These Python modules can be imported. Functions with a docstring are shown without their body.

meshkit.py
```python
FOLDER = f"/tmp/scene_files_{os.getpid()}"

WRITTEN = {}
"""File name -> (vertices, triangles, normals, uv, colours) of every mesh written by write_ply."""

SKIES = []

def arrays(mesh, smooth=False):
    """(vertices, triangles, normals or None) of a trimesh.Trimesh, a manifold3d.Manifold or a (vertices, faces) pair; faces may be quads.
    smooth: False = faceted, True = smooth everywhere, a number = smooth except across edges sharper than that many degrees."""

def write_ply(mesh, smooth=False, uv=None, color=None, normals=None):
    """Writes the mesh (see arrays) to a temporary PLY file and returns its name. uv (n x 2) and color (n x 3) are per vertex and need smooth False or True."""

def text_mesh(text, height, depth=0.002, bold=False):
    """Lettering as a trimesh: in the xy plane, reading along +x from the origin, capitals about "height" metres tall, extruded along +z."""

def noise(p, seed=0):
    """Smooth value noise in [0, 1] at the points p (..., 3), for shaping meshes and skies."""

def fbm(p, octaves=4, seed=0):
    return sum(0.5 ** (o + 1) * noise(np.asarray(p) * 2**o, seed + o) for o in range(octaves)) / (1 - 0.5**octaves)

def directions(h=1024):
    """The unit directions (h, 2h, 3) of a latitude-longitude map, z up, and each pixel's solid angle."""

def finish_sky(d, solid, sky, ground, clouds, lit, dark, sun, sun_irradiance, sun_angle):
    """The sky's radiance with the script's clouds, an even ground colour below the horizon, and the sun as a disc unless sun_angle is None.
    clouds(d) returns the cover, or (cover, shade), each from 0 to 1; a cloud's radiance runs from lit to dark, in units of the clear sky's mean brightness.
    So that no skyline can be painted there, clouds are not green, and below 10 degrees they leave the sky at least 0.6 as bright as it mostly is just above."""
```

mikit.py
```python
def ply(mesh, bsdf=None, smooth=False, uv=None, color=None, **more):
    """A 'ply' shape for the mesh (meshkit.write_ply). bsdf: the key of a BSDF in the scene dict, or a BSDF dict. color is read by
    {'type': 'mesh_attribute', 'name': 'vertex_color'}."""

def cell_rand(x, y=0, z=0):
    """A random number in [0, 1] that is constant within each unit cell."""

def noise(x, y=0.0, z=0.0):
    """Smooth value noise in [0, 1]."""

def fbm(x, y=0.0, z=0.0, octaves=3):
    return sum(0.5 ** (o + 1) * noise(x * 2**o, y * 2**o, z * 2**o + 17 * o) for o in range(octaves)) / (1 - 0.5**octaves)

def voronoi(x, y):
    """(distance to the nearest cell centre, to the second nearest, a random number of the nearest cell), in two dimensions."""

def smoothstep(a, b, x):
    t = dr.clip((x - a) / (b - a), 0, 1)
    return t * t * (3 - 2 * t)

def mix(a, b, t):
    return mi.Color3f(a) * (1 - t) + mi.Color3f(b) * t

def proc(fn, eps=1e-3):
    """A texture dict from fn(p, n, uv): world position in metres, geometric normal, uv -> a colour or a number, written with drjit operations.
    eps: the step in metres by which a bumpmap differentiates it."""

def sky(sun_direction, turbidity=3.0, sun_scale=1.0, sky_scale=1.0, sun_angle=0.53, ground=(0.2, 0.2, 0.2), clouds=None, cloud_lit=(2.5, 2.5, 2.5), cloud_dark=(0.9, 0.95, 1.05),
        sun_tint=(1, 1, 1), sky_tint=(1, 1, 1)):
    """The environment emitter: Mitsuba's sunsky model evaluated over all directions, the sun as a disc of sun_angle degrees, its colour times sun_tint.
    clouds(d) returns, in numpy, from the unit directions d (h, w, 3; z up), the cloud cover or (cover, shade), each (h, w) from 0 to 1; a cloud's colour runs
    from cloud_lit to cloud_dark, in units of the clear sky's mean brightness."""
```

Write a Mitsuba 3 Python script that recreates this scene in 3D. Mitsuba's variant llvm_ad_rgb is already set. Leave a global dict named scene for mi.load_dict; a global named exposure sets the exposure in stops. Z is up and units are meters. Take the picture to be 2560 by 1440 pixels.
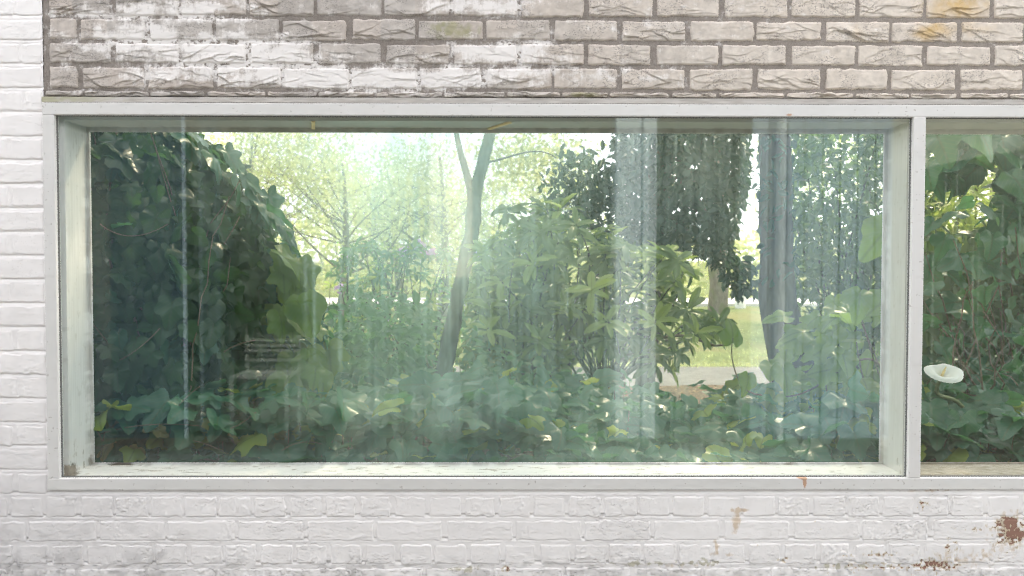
import math
import numpy as np
import drjit as dr
import trimesh
import mitsuba as mi
import mikit
import meshkit
from mikit import proc, noise, fbm, smoothstep, mix, cell_rand, voronoi

T = mi.ScalarTransform4f
scene, labels = {}, {}

# ---------------------------------------------------------------- camera, sky, exposure
CAM = np.array([0.0, -2.8, 1.5])
PITCH, YAW, ROLL, HFOV = -0.0310593, 0.0080500, 0.0013715, 61.5
FPX = 1280 / math.tan(math.radians(HFOV / 2))
FW = np.array([math.sin(YAW) * math.cos(PITCH), math.cos(YAW) * math.cos(PITCH), math.sin(PITCH)])
_r = np.cross(FW, [0, 0, 1]); _r /= np.linalg.norm(_r)
_u = np.cross(_r, FW)
RT = _r * math.cos(ROLL) + _u * math.sin(ROLL)
UP = _u * math.cos(ROLL) - _r * math.sin(ROLL)
scene['camera'] = {'type': 'thinlens', 'aperture_radius': 0.0032, 'focus_distance': 3.3, 'fov': HFOV, 'fov_axis': 'x', 'near_clip': 0.05, 'far_clip': 2000.0,
                   'to_world': T().look_at(origin=CAM.tolist(), target=(CAM + FW).tolist(), up=UP.tolist())}
SUN = np.array([0.45, 0.62, 0.78])


def sky_cover(d):
    c = meshkit.fbm(np.stack([d[..., 0] * 2.2, d[..., 1] * 2.2, d[..., 2] * 3.0], -1), 4, seed=3)
    return np.clip(0.75 + 0.9 * (c - 0.5), 0, 1), np.clip((c - 0.45) * 1.2, 0, 0.6)


scene['sky'] = mikit.sky(SUN.tolist(), turbidity=3.5, sun_scale=0.55, sky_scale=1.0, sun_angle=2.5, clouds=sky_cover,
                         cloud_lit=(2.2, 2.08, 1.98), cloud_dark=(1.36, 1.28, 1.22), ground=(0.2, 0.2, 0.17), sun_tint=(1.0, 0.97, 0.92), sky_tint=(1.0, 1.0, 0.97))
exposure = 3.85


def at(px, py, y=0.0):
    """The point of the vertical plane y that the photograph shows at this pixel (2560 x 1440)."""
    d = FW + (px - 1280) / FPX * RT - (py - 720) / FPX * UP
    return CAM + d * (y - CAM[1]) / d[1]


# ---------------------------------------------------------------- helpers
def R(seed):
    return np.random.default_rng(seed)


def key_for(name):
    if name not in scene and name not in labels:
        return name
    k = 1
    while f'{name}_{k:03d}' in scene or f'{name}_{k:03d}' in labels:
        k += 1
    return f'{name}_{k:03d}'


_count = {}


def fast_key(name):
    k = _count.get(name, 0)
    _count[name] = k + 1
    return name if k == 0 else f'{name}_{k:03d}'


def add(name, mesh, bsdf, smooth=False, label=None, kind=None, **more):
    key = fast_key(name)
    scene[key] = mikit.ply(mesh, bsdf, smooth=smooth, **more)
    if label or kind:
        labels[key] = {}
        if label:
            labels[key]['label'] = label
        if kind:
            labels[key]['kind'] = kind
    return key


def put(name, shape, to_world, bsdf=None):
    """One more entry that shares the shape's mesh file."""
    key = fast_key(name)
    d = dict(shape)
    d['to_world'] = to_world
    if bsdf:
        d['bsdf'] = {'type': 'ref', 'id': bsdf}
    scene[key] = d
    return key


def thing(name, label, category, group=None, kind=None):
    key = fast_key(name)
    labels[key] = {'label': label, 'category': category}
    if group:
        labels[key]['group'] = group
    if kind:
        labels[key]['kind'] = kind
    return key


def box(x0, x1, y0, y1, z0, z1):
    return trimesh.creation.box(bounds=[[min(x0, x1), min(y0, y1), min(z0, z1)], [max(x0, x1), max(y0, y1), max(z0, z1)]])


def soft_box(x0, x1, y0, y1, z0, z1, c=0.003):
    """A box with chamfered edges."""
    lo, hi = np.array([min(x0, x1), min(y0, y1), min(z0, z1)]), np.array([max(x0, x1), max(y0, y1), max(z0, z1)])
    c = min(c, 0.3 * (hi - lo).min())
    pts = []
    for a in (0, 1):
        for b in (0, 1):
            for d in (0, 1):
                p = np.where([a, b, d], hi, lo)
                s = np.where([a, b, d], -1, 1)
                for k in range(3):
                    q = p + s * c
                    q[k] = p[k]
                    pts.append(q)
    return trimesh.convex.convex_hull(np.array(pts))


def tube(points, radii, sides=7, cap=True):
    p = np.asarray(points, float)
    n = len(p)
    r = np.broadcast_to(radii, (n,))
    t = np.gradient(p, axis=0)
    t /= np.linalg.norm(t, axis=1, keepdims=True) + 1e-12
    a = np.cross(t, np.where(np.abs(t[:, 2:]) < 0.9, [0, 0, 1.0], [1.0, 0, 0]))
    a /= np.linalg.norm(a, axis=1, keepdims=True) + 1e-12
    for k in range(1, n):                        # no sudden flips of the frame
        if np.dot(a[k], a[k - 1]) < 0.5:
            v = a[k - 1] - t[k] * np.dot(a[k - 1], t[k])
            a[k] = v / (np.linalg.norm(v) + 1e-12)
    b = np.cross(t, a)
    ang = np.arange(sides) * 2 * np.pi / sides
    v = p[:, None] + r[:, None, None] * (np.cos(ang)[None, :, None] * a[:, None] + np.sin(ang)[None, :, None] * b[:, None])
    i, j = np.meshgrid(np.arange(n - 1), np.arange(sides), indexing='ij')
    q = np.stack([i * sides + j, i * sides + (j + 1) % sides, (i + 1) * sides + (j + 1) % sides, (i + 1) * sides + j], -1).reshape(-1, 4)
    f = np.vstack([q[:, [0, 1, 2]], q[:, [0, 2, 3]]])
    v = v.reshape(-1, 3)
    if cap:
        for ring, flip in ((0, True), (n - 1, False)):
            c = len(v)
            v = np.vstack([v, p[ring]])
            k = np.arange(sides)
            tri = np.stack([ring * sides + k, ring * sides + (k + 1) % sides, np.full(sides, c)], 1)
            f = np.vstack([f, tri[:, ::-1] if flip else tri])
    return v, f


def spline(pts, n=24):
    from scipy.interpolate import CubicSpline
    pts = np.asarray(pts, float)
    if len(pts) < 3:
        return np.linspace(pts[0], pts[-1], n)
    s = np.r_[0, np.cumsum(np.linalg.norm(np.diff(pts, axis=0), axis=1))]
    return CubicSpline(s, pts)(np.linspace(0, s[-1], n))


def join(meshes):
    vs, fs, o = [], [], 0
    for m in meshes:
        v, f = (m.vertices, m.faces) if hasattr(m, 'vertices') else m
        vs.append(np.asarray(v)); fs.append(np.asarray(f) + o); o += len(v)
    return np.vstack(vs), np.vstack(fs)


# ---------------------------------------------------------------- materials
def mat(key, color, rough=0.6, spec=0.5, bump=None, bump_scale=1.0, metallic=0.0, eps=1e-3):
    c = color if isinstance(color, dict) else {'type': 'rgb', 'value': list(color)}
    b = {'type': 'principled', 'base_color': c, 'roughness': rough, 'specular': spec, 'metallic': metallic}
    if bump is not None:
        b = {'type': 'bumpmap', 'nested': b, 'arbitrary': proc(bump, eps), 'scale': bump_scale}
    scene[key] = {'type': 'twosided', 'bsdf': b}
    return key


PX = 0.0012990


def pxy(p):
    """The brickwork's own ruler: photograph pixels on the wall plane."""
    return p.x / PX + 1263.0, 653.0 - (p.z - 1.5) / PX


def blob(u, v, cu, cv, su, sv):
    return dr.exp(-dr.square((u - cu) / su) - dr.square((v - cv) / sv))


def lime_mask(p):
    """Where the lime bloom lies on the bare brickwork."""
    u, v = pxy(p)
    b = (1.0 * blob(u, v, 640, 140, 190, 46) + 1.0 * blob(u, v, 1250, 132, 170, 34) + 0.9 * blob(u, v, 840, 205, 240, 26)
         + 0.8 * blob(u, v, 480, 30, 220, 26) + 0.9 * blob(u, v, 1200, 20, 170, 26) + 0.9 * blob(u, v, 1060, 200, 250, 32) + 0.55 * blob(u, v, 330, 100, 150, 30)
         + 0.7 * blob(u, v, 250, 46, 130, 9) + 0.5 * blob(u, v, 430, 190, 90, 20) + 0.45 * blob(u, v, 1500, 190, 260, 30) + 0.5 * blob(u, v, 400, 130, 260, 90) + 0.25 * blob(u, v, 1700, 60, 300, 90))
    n = fbm(p.x * 26, p.z * 44, 3.0, 4)
    s = fbm(p.x * 150, p.z * 40, 9.0, 3)
    f = fbm(p.x * 240, p.z * 240, 2.0, 2)
    return smoothstep(0.20, 0.70, b * 0.72 + (n - 0.5) * 0.95 + (s - 0.5) * 0.38 + (f - 0.5) * 0.30)


def bare_brick_color(p, n, uv):
    u, v = pxy(p)
    row = dr.floor((v - 46.5) / 60.2)
    col = dr.floor((u - 110.0) / 169.0 + 0.5 * (row - 2 * dr.floor(row / 2)))
    k1, k2 = cell_rand(row, col, 1), cell_rand(row, col, 2)
    c = mix((0.36, 0.33, 0.30), (0.47, 0.42, 0.375), k1)
    c = mix(c, (0.45, 0.43, 0.405), k2 * 0.7)
    right = smoothstep(900, 2200, u)
    c = mix(c, (0.65, 0.59, 0.515), right * 0.75)
    f = fbm(p.x * 55, p.z * 55, 1.0, 4)
    c = c * (0.80 + 0.42 * f)
    grit = fbm(p.x * 420, p.z * 420, 5.0, 2)
    patch = smoothstep(0.42, 0.62, fbm(p.x * 18, p.z * 22, 11.0, 2))
    c = mix(c, (0.15, 0.135, 0.125), smoothstep(0.50, 0.75, fbm(p.x * 260, p.z * 420, 5.0, 3)) * (0.05 + 0.55 * patch))
    ye = smoothstep(0.15, 1.05, blob(u, v, 2385, 16, 90, 34) + 0.95 * blob(u, v, 2325, 80, 50, 26) + 0.5 * blob(u, v, 2450, 75, 60, 26) + 0.4 * blob(u, v, 2140, 80, 30, 30)
                    + (fbm(p.x * 30, p.z * 30, 8.0, 3) - 0.5) * 0.6)
    c = mix(c, (0.52, 0.36, 0.15), ye * 0.85 * (0.55 + 0.6 * fbm(p.x * 130, p.z * 90, 1.0, 3)))
    gr = smoothstep(0.35, 0.8, 0.8 * blob(u, v, 1130, 80, 80, 30) + 0.8 * blob(u, v, 1460, 240, 60, 12) + (fbm(p.x * 60, p.z * 60, 2.0, 3) - 0.5) * 0.7)
    c = mix(c, (0.25, 0.25, 0.11), gr * 0.6)
    return mix(c, (0.75, 0.73, 0.71), lime_mask(p) * 0.92)


def mortar_color(p, n, uv):
    u, v = pxy(p)
    c = mix((0.185, 0.164, 0.147), (0.285, 0.256, 0.232), fbm(p.x * 40, p.z * 60, 0.0, 4))
    c = mix(c, (0.31, 0.275, 0.245), smoothstep(1300, 2300, u) * 0.6)
    g = fbm(p.x * 300, p.z * 300, 1.0, 2)
    c = c * (0.75 + 0.5 * g)
    m = lime_mask(p) * smoothstep(0.36, 0.56, fbm(p.x * 90, p.z * 120, 4.0, 3) + 0.10)
    return mix(c, (0.74, 0.72, 0.70), m * 0.95)


def grain_bump(p, n, uv):
    return fbm(p.x * 180, p.z * 180, p.y * 180, 3) * 0.0016 + fbm(p.x * 600, p.z * 600, 3.0, 2) * 0.0005


mat('bare_brick_skin', proc(bare_brick_color), 0.9, 0.2, grain_bump, 1.0, eps=4e-4)
mat('mortar_skin', proc(mortar_color), 0.95, 0.15, grain_bump, 1.0, eps=4e-4)


def peel_mask(p):
    u, v = pxy(p)
    b = (0.55 * blob(u, v, 2130, 1400, 14, 7) + 0.5 * blob(u, v, 2060, 1330, 9, 6) + 0.55 * blob(u, v, 2452, 1222, 8, 12) + 0.5 * blob(u, v, 1965, 1408, 22, 9) + 0.5 * blob(u, v, 2050, 1310, 10, 6) + 0.45 * blob(u, v, 1900, 1370, 14, 8) + 0.85 * blob(u, v, 2566, 1342, 30, 26) + 0.50 * blob(u, v, 2360, 1420, 60, 22) + 0.55 * blob(u, v, 2395, 1372, 18, 28) + 0.60 * blob(u, v, 2450, 1330, 40, 8) + 0.80 * blob(u, v, 2545, 1310, 26, 12) + 0.62 * blob(u, v, 2525, 1345, 30, 50)
         + 0.62 * blob(u, v, 1268, 1432, 16, 12) + 0.55 * blob(u, v, 2320, 1268, 16, 14) + 0.5 * blob(u, v, 2370, 1230, 50, 5) + 0.62 * blob(u, v, 2210, 1395, 50, 8) + 0.42 * blob(u, v, 2230, 1425, 200, 16))
    return b + (fbm(p.x * 120, p.z * 120, 7.0, 4) - 0.5) * 1.35


def stain_mask(p):
    u, v = pxy(p)
    b = (0.85 * blob(u, v, 1848, 1314, 13, 34) + 0.75 * blob(u, v, 1862, 1281, 30, 7) + 0.7 * blob(u, v, 1798, 1372, 9, 26) + 0.45 * blob(u, v, 1820, 1395, 50, 8) + 0.6 * blob(u, v, 2540, 1330, 75, 70)
         + 0.5 * blob(u, v, 2400, 1410, 120, 40) + 0.4 * blob(u, v, 1700, 1425, 200, 14) + 0.5 * blob(u, v, 2330, 1234, 120, 5) + 0.4 * blob(u, v, 2200, 1395, 60, 9))
    return smoothstep(0.36, 0.75, b + (fbm(p.x * 90, p.z * 60, 2.0, 4) - 0.5) * 0.75)


def paint_color(p, n, uv):
    u, v = pxy(p)
    c = mix((0.75, 0.733, 0.722), (0.81, 0.795, 0.785), fbm(p.x * 7, p.z * 9, 0.0, 4))
    low = smoothstep(1180, 1440, v)
    left = smoothstep(700, 0, u)
    grime = smoothstep(0.45, 0.75, fbm(p.x * 22, p.z * 30, 5.0, 4)) * (0.10 + 0.75 * low * left + 0.45 * smoothstep(1385, 1430, v))
    c = mix(c, (0.36, 0.35, 0.34), grime * 0.62)
    c = mix(c, (0.55, 0.54, 0.545), smoothstep(900, 1300, v) * left * 0.45)
    speck = smoothstep(0.70, 0.78, fbm(p.x * 160, p.z * 160, 8.0, 2)) * smoothstep(0.5, 0.65, fbm(p.x * 9, p.z * 9, 3.0, 2))
    c = mix(c, (0.33, 0.31, 0.29), speck * 0.12)
    moss = smoothstep(0.40, 0.62, 0.55 * blob(u, v, 1160, 1430, 50, 16) + 0.6 * blob(u, v, 1770, 1415, 60, 13) + 0.5 * blob(u, v, 1600, 1418, 120, 12) + 0.5 * blob(u, v, 2120, 1425, 160, 12)
                      + (fbm(p.x * 80, p.z * 80, 6.0, 3) - 0.5) * 0.8)
    c = mix(c, (0.38, 0.36, 0.24), moss * 0.65)
    c = mix(c, (0.50, 0.36, 0.20), stain_mask(p) * 0.62)
    pm = peel_mask(p)
    c = mix(c, (0.62, 0.53, 0.38), smoothstep(0.46, 0.62, pm) * 0.75)
    return mix(c, (0.27, 0.155, 0.115), smoothstep(0.70, 0.76, pm))


def paint_bump(p, n, uv):
    u, v = pxy(p)
    brush = fbm(p.x * 40, p.z * 260, 2.0, 3) * 0.0007
    blis = smoothstep(0.50, 0.72, fbm(p.x * 95, p.z * 95, 1.0, 3)) * (0.0007 + 0.0030 * smoothstep(1385, 1425, v) + 0.0022 * smoothstep(0.52, 0.70, fbm(p.x * 7, p.z * 12, 4.0, 3)) * smoothstep(1225, 1240, v))
    return brush + blis - 0.003 * smoothstep(0.62, 0.70, peel_mask(p))


mat('paint_skin', proc(paint_color), 0.62, 0.35, paint_bump, 1.0, eps=6e-4)


def frame_color(p, n, uv):
    u, v = pxy(p)
    c = mix((0.60, 0.60, 0.58), (0.655, 0.65, 0.635), fbm(p.x * 3, p.z * 6, 0.0, 3))
    edge = smoothstep(0.6, 0.85, fbm(p.x * 14, p.z * 60, 1.0, 4)) * 0.12
    c = mix(c, (0.40, 0.385, 0.36), edge)
    speck = smoothstep(0.83, 0.87, fbm(p.x * 110, p.z * 110, 5.0, 2))
    c = mix(c, (0.30, 0.27, 0.24), speck * 0.5)
    rust = smoothstep(0.35, 0.7, 1.0 * blob(u, v, 2020, 1210, 6, 18) + 1.1 * blob(u, v, 2012, 1198, 13, 4) + 0.9 * blob(u, v, 1970, 288, 9, 4) + 0.35 * blob(u, v, 1512, 1212, 4, 8)
                      + (fbm(p.x * 150, p.z * 150, 1.0, 3) - 0.5) * 0.5)
    return mix(c, (0.42, 0.20, 0.08), rust * 0.75)


mat('frame_paint', proc(frame_color), 0.42, 0.45, lambda p, n, uv: fbm(p.x * 30, p.z * 30, p.y * 30, 2) * 0.0004, 1.0)


def reveal_color(p, n, uv):
    low = smoothstep(0.95, 0.80, p.z)
    g = fbm(p.x * 9, p.z * 9, p.y * 30, 4)
    c = mix((0.64, 0.645, 0.63), (0.72, 0.725, 0.71), g)
    grain = fbm(p.x * 120, p.z * 7, p.y * 160, 3)
    c = c * (0.90 + 0.18 * grain)
    dirt = smoothstep(0.60, 0.76, fbm(p.x * 34 + 3 * fbm(p.x * 5, p.y * 9, p.z * 4, 2), p.z * 40, p.y * 48, 4) + 0.10 * (fbm(p.x * 3.1, p.z * 3, 0.0, 2) - 0.5)) * (0.22 + 0.55 * low)
    mould = smoothstep(0.35, 0.7, dr.exp(-(dr.square((p.x + 1.436) / 0.03) + dr.square((p.z - 0.80) / 0.035) + dr.square((p.y - 0.035) / 0.05))) + 0.9 * dr.exp(-(dr.square((p.x + 1.33) / 0.06) + dr.square((p.z - 0.793) / 0.012) + dr.square((p.y - 0.178) / 0.02))) + (fbm(p.x * 80, p.z * 80, p.y * 80, 3) - 0.5) * 0.6)
    c = mix(c, (0.24, 0.21, 0.15), dirt * 0.75)
    c = mix(c, (0.07, 0.06, 0.035), mould * 0.85)
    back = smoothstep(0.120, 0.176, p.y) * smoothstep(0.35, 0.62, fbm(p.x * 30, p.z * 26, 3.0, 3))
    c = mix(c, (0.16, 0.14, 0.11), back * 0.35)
    right = smoothstep(0.9, 1.5, p.x)
    c = mix(c, (0.62, 0.60, 0.52), right * 0.45)
    right2 = smoothstep(1.345, 1.36, p.x) * low
    c = mix(c, (0.20, 0.165, 0.11), right2 * (0.45 + 0.5 * fbm(p.x * 50, p.y * 120, 2.0, 3)))
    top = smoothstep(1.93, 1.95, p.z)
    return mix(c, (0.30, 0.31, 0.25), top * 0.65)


mat('reveal_paint', proc(reveal_color), 0.55, 0.4, lambda p, n, uv: fbm(p.x * 90, p.z * 14, p.y * 120, 3) * 0.0010, 1.0)
mat('seal_black', (0.13, 0.13, 0.13), 0.6)
scene['front_glass'] = {'type': 'thindielectric', 'int_ior': 1.58, 'specular_transmittance': {'type': 'rgb', 'value': [0.965, 0.985, 0.97]}}
scene['back_glass'] = {'type': 'thindielectric', 'int_ior': 1.26, 'specular_transmittance': {'type': 'rgb', 'value': [0.965, 0.985, 0.975]}}
# ---------------------------------------------------------------- brickwork
def crease_field(X, Z, w, h, rng, amount):
    """Folds of hand-thrown clay: overlapping lips that run aslant over the face."""
    d = np.zeros_like(X)
    for _ in range(rng.integers(5, 11)):
        x0, z0 = rng.uniform(-0.5, 0.5) * w, rng.uniform(-0.5, 0.15) * h
        s = rng.normal(0, 0.22)
        a, fr, ph = rng.uniform(0.003, 0.010), rng.uniform(15, 45), rng.uniform(0, 6)
        c = z0 + s * (X - x0) + a * np.sin(X * fr + ph) + 0.35 * (X - x0) ** 2 / w * rng.normal(0, 1)
        dist = (Z - c) / math.hypot(1, s)
        A = amount * rng.uniform(0.5, 1.3)
        L = rng.uniform(0.007, 0.02)
        win = np.exp(-((X - x0) / (w * rng.uniform(0.10, 0.36))) ** 2)
        d += win * A * np.where(dist > 0, np.exp(-dist / L), -0.55 * np.exp(dist / (0.5 * L)))
    return d


def brick_mesh(x0, x1, z0, z1, y, rng, nx, nz, rough, crease=0.0, edge=0.004, wob=0.0015, deep=0.012, lumps=0.0, dip=0.9):
    w, h = x1 - x0, z1 - z0
    u = np.linspace(-0.5, 0.5, nx + 1); v = np.linspace(-0.5, 0.5, nz + 1)
    u = np.sign(u) * (1 - (1 - 2 * np.abs(u)) ** 1.25) / 2
    v = np.sign(v) * (1 - (1 - 2 * np.abs(v)) ** 1.15) / 2
    U, V = np.meshgrid(u, v, indexing='ij')
    X, Z = U * w, V * h
    q = np.stack([X, Z, np.zeros_like(X)], -1)
    off = rng.uniform(0, 50, 3)
    d = rough * (meshkit.fbm(q * 28 + off, 3, 1) - 0.5) * 2 + 0.5 * rough * (meshkit.fbm(q * 110 + off, 2, 5) - 0.5) * 2
    if crease:
        d = d + crease_field(X, Z, w, h, rng, crease)
    if lumps:                                    # blistered, curling paint in patches
        gate = np.clip((meshkit.fbm(q * 16 + off + 3, 3, 7) - 0.53) * 5, 0, 1)
        d = d + lumps * gate * np.clip((meshkit.fbm(q * 130 + off, 2, 8) - 0.48) * 5, 0, 1)
    rim = np.minimum(w / 2 - np.abs(X), h / 2 - np.abs(Z))
    roll = np.clip(1 - rim / edge, 0, 1) ** 2
    Y = y - d * (1 - 0.6 * roll) + roll * edge * dip
    wx = wob * 2 * (meshkit.noise(q * 45 + off + 9) - 0.5); wz = wob * 2 * (meshkit.noise(q * 45 + off + 31) - 0.5)
    cr = 0.0055                                    # worn corners
    cx, cz = np.clip(np.abs(X) - (w / 2 - cr), 0, None), np.clip(np.abs(Z) - (h / 2 - cr), 0, None)
    k = np.where((cx > 0) & (cz > 0), np.maximum(cx, cz) / np.maximum(np.hypot(cx, cz), 1e-9), 1.0)
    X, Z = X - np.sign(X) * cx * (1 - k), Z - np.sign(Z) * cz * (1 - k)
    X2, Z2 = X + wx + (x0 + x1) / 2, Z + wz + (z0 + z1) / 2
    P = np.stack([X2, Y, Z2], -1)
    P = np.pad(P, ((1, 1), (1, 1), (0, 0)), mode='edge')
    ring = np.ones(P.shape[:2], bool); ring[1:-1, 1:-1] = False
    P[ring, 1] = y + deep
    n, m = P.shape[:2]
    i, j = np.meshgrid(np.arange(n - 1), np.arange(m - 1), indexing='ij')
    a = i * m + j
    f = np.stack([a, a + m, a + m + 1, a + 1], -1).reshape(-1, 4)
    return P.reshape(-1, 3), np.vstack([f[:, [0, 1, 2]], f[:, [0, 2, 3]]])


WL, WR, ZT, ZB = -1.489, 3.10, 2.0085, 0.752        # outer edges of the window frame
bare = thing('bare_brick_wall', 'unpainted grey buff brickwork with white lime bloom above the window', 'wall')
painted = thing('painted_brick_wall', 'white painted brickwork left of and below the window, peeling at lower right', 'wall')

rng = R(11)
rows = [(-68, -20), (-8, 40), (52, 100), (112, 160), (172, 222)]
zz = lambda v: at(1280, v)[2]
xx = lambda u, v: at(u, v)[0]
for r, (va, vb) in enumerate(rows):
    z1, z0 = zz(va), zz(vb)
    start = 288 if r % 2 else 204
    edges = [118] + [start - 6 + k * 169.0 for k in range(0, 15)]
    for a, b in zip(edges[:-1], edges[1:]):
        j = rng.uniform(-3, 3, 4)
        x0, x1 = xx(a + 5.6 + j[0], 140), xx(b - 5.6 + j[1], 140)
        m = brick_mesh(x0, x1, z0 - PX + j[2] * PX * 0.5, z1 + PX + j[3] * PX * 0.5, -0.0035 + rng.uniform(-0.001, 0.0015), rng, 96 if b - a > 100 else 48, 34, 0.0017,
                       rng.choice([0.0008, 0.0018, 0.0031]), 0.006, 0.0036)
        add(bare + '__brick', m, 'bare_brick_skin', smooth=True)
z1, z0 = zz(231), zz(243)                                        # the course cut through by the window head
e = 112
while e < 2600:
    L = rng.uniform(95, 175)
    m = brick_mesh(xx(e + 4, 238), xx(e + L - 3, 238), z0 + rng.uniform(-1, 1) * PX, z1 + rng.uniform(-1, 1) * PX, -0.002 + rng.uniform(-0.003, 0.001), rng, 60, 10, 0.0035, 0.003, 0.003, 0.003)
    add(bare + '__brick', m, 'bare_brick_skin', smooth=True)
    e += L


def sheet(x0, x1, z0, z1, nx, nz, fy):
    X, Z = np.meshgrid(np.linspace(x0, x1, nx + 1), np.linspace(z0, z1, nz + 1), indexing='ij')
    P = np.stack([X, fy(X, Z), Z], -1).reshape(-1, 3)
    i, j = np.meshgrid(np.arange(nx), np.arange(nz), indexing='ij')
    a = i * (nz + 1) + j
    f = np.stack([a, a + nz + 1, a + nz + 2, a + 1], -1).reshape(-1, 4)
    return P, np.vstack([f[:, [0, 1, 2]], f[:, [0, 2, 3]]])


def mortar_depth(X, Z):
    q = np.stack([X, Z, 0 * X], -1)
    return 0.0018 + 0.0045 * (meshkit.fbm(q * 30, 4, 2) - 0.5)


xm = xx(108, 140)
add(bare + '__mortar', sheet(xm, 1.75, zz(246), zz(-75), 700, 110, mortar_depth), 'mortar_skin', smooth=True)
lead = lambda X, Z: -0.006 + 0.004 * (meshkit.fbm(np.stack([X * 14, Z * 60, 0 * X], -1), 4, 3) - 0.5)


def lead_color(p, n, uv):
    u, v = pxy(p)
    c = mix((0.36, 0.34, 0.31), (0.58, 0.56, 0.53), fbm(p.x * 20, p.z * 130, 0.0, 4))
    return mix(c, (0.36, 0.36, 0.22), smoothstep(420, 100, u) * smoothstep(0.35, 0.6, fbm(p.x * 40, p.z * 40, 0.0, 3)) * 0.7)


mat('bedding_skin', proc(lead_color), 0.85, 0.2, grain_bump, 1.0, eps=4e-4)
add(bare + '__bedding_strip', sheet(WL, 1.75, ZT + 0.001, zz(246), 400, 6, lead), 'bedding_skin', smooth=True, label='pale uneven mortar bed between bricks and window frame')
# the wall behind the faces (solid, so that no light leaks round the window)
add(bare + '__core', box(WL - 0.02, WR + 2.2, 0.012, 0.19, ZT + 0.001, 2.62), 'mortar_skin')
add(bare + '__core', box(1.75, WR + 2.2, -0.002, 0.0119, ZT + 0.002, 2.60), 'mortar_skin')
add(bare + '__core', box(WL - 0.02, WR + 2.2, 0.0, 0.0119, 2.47, 2.62), 'mortar_skin')

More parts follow.
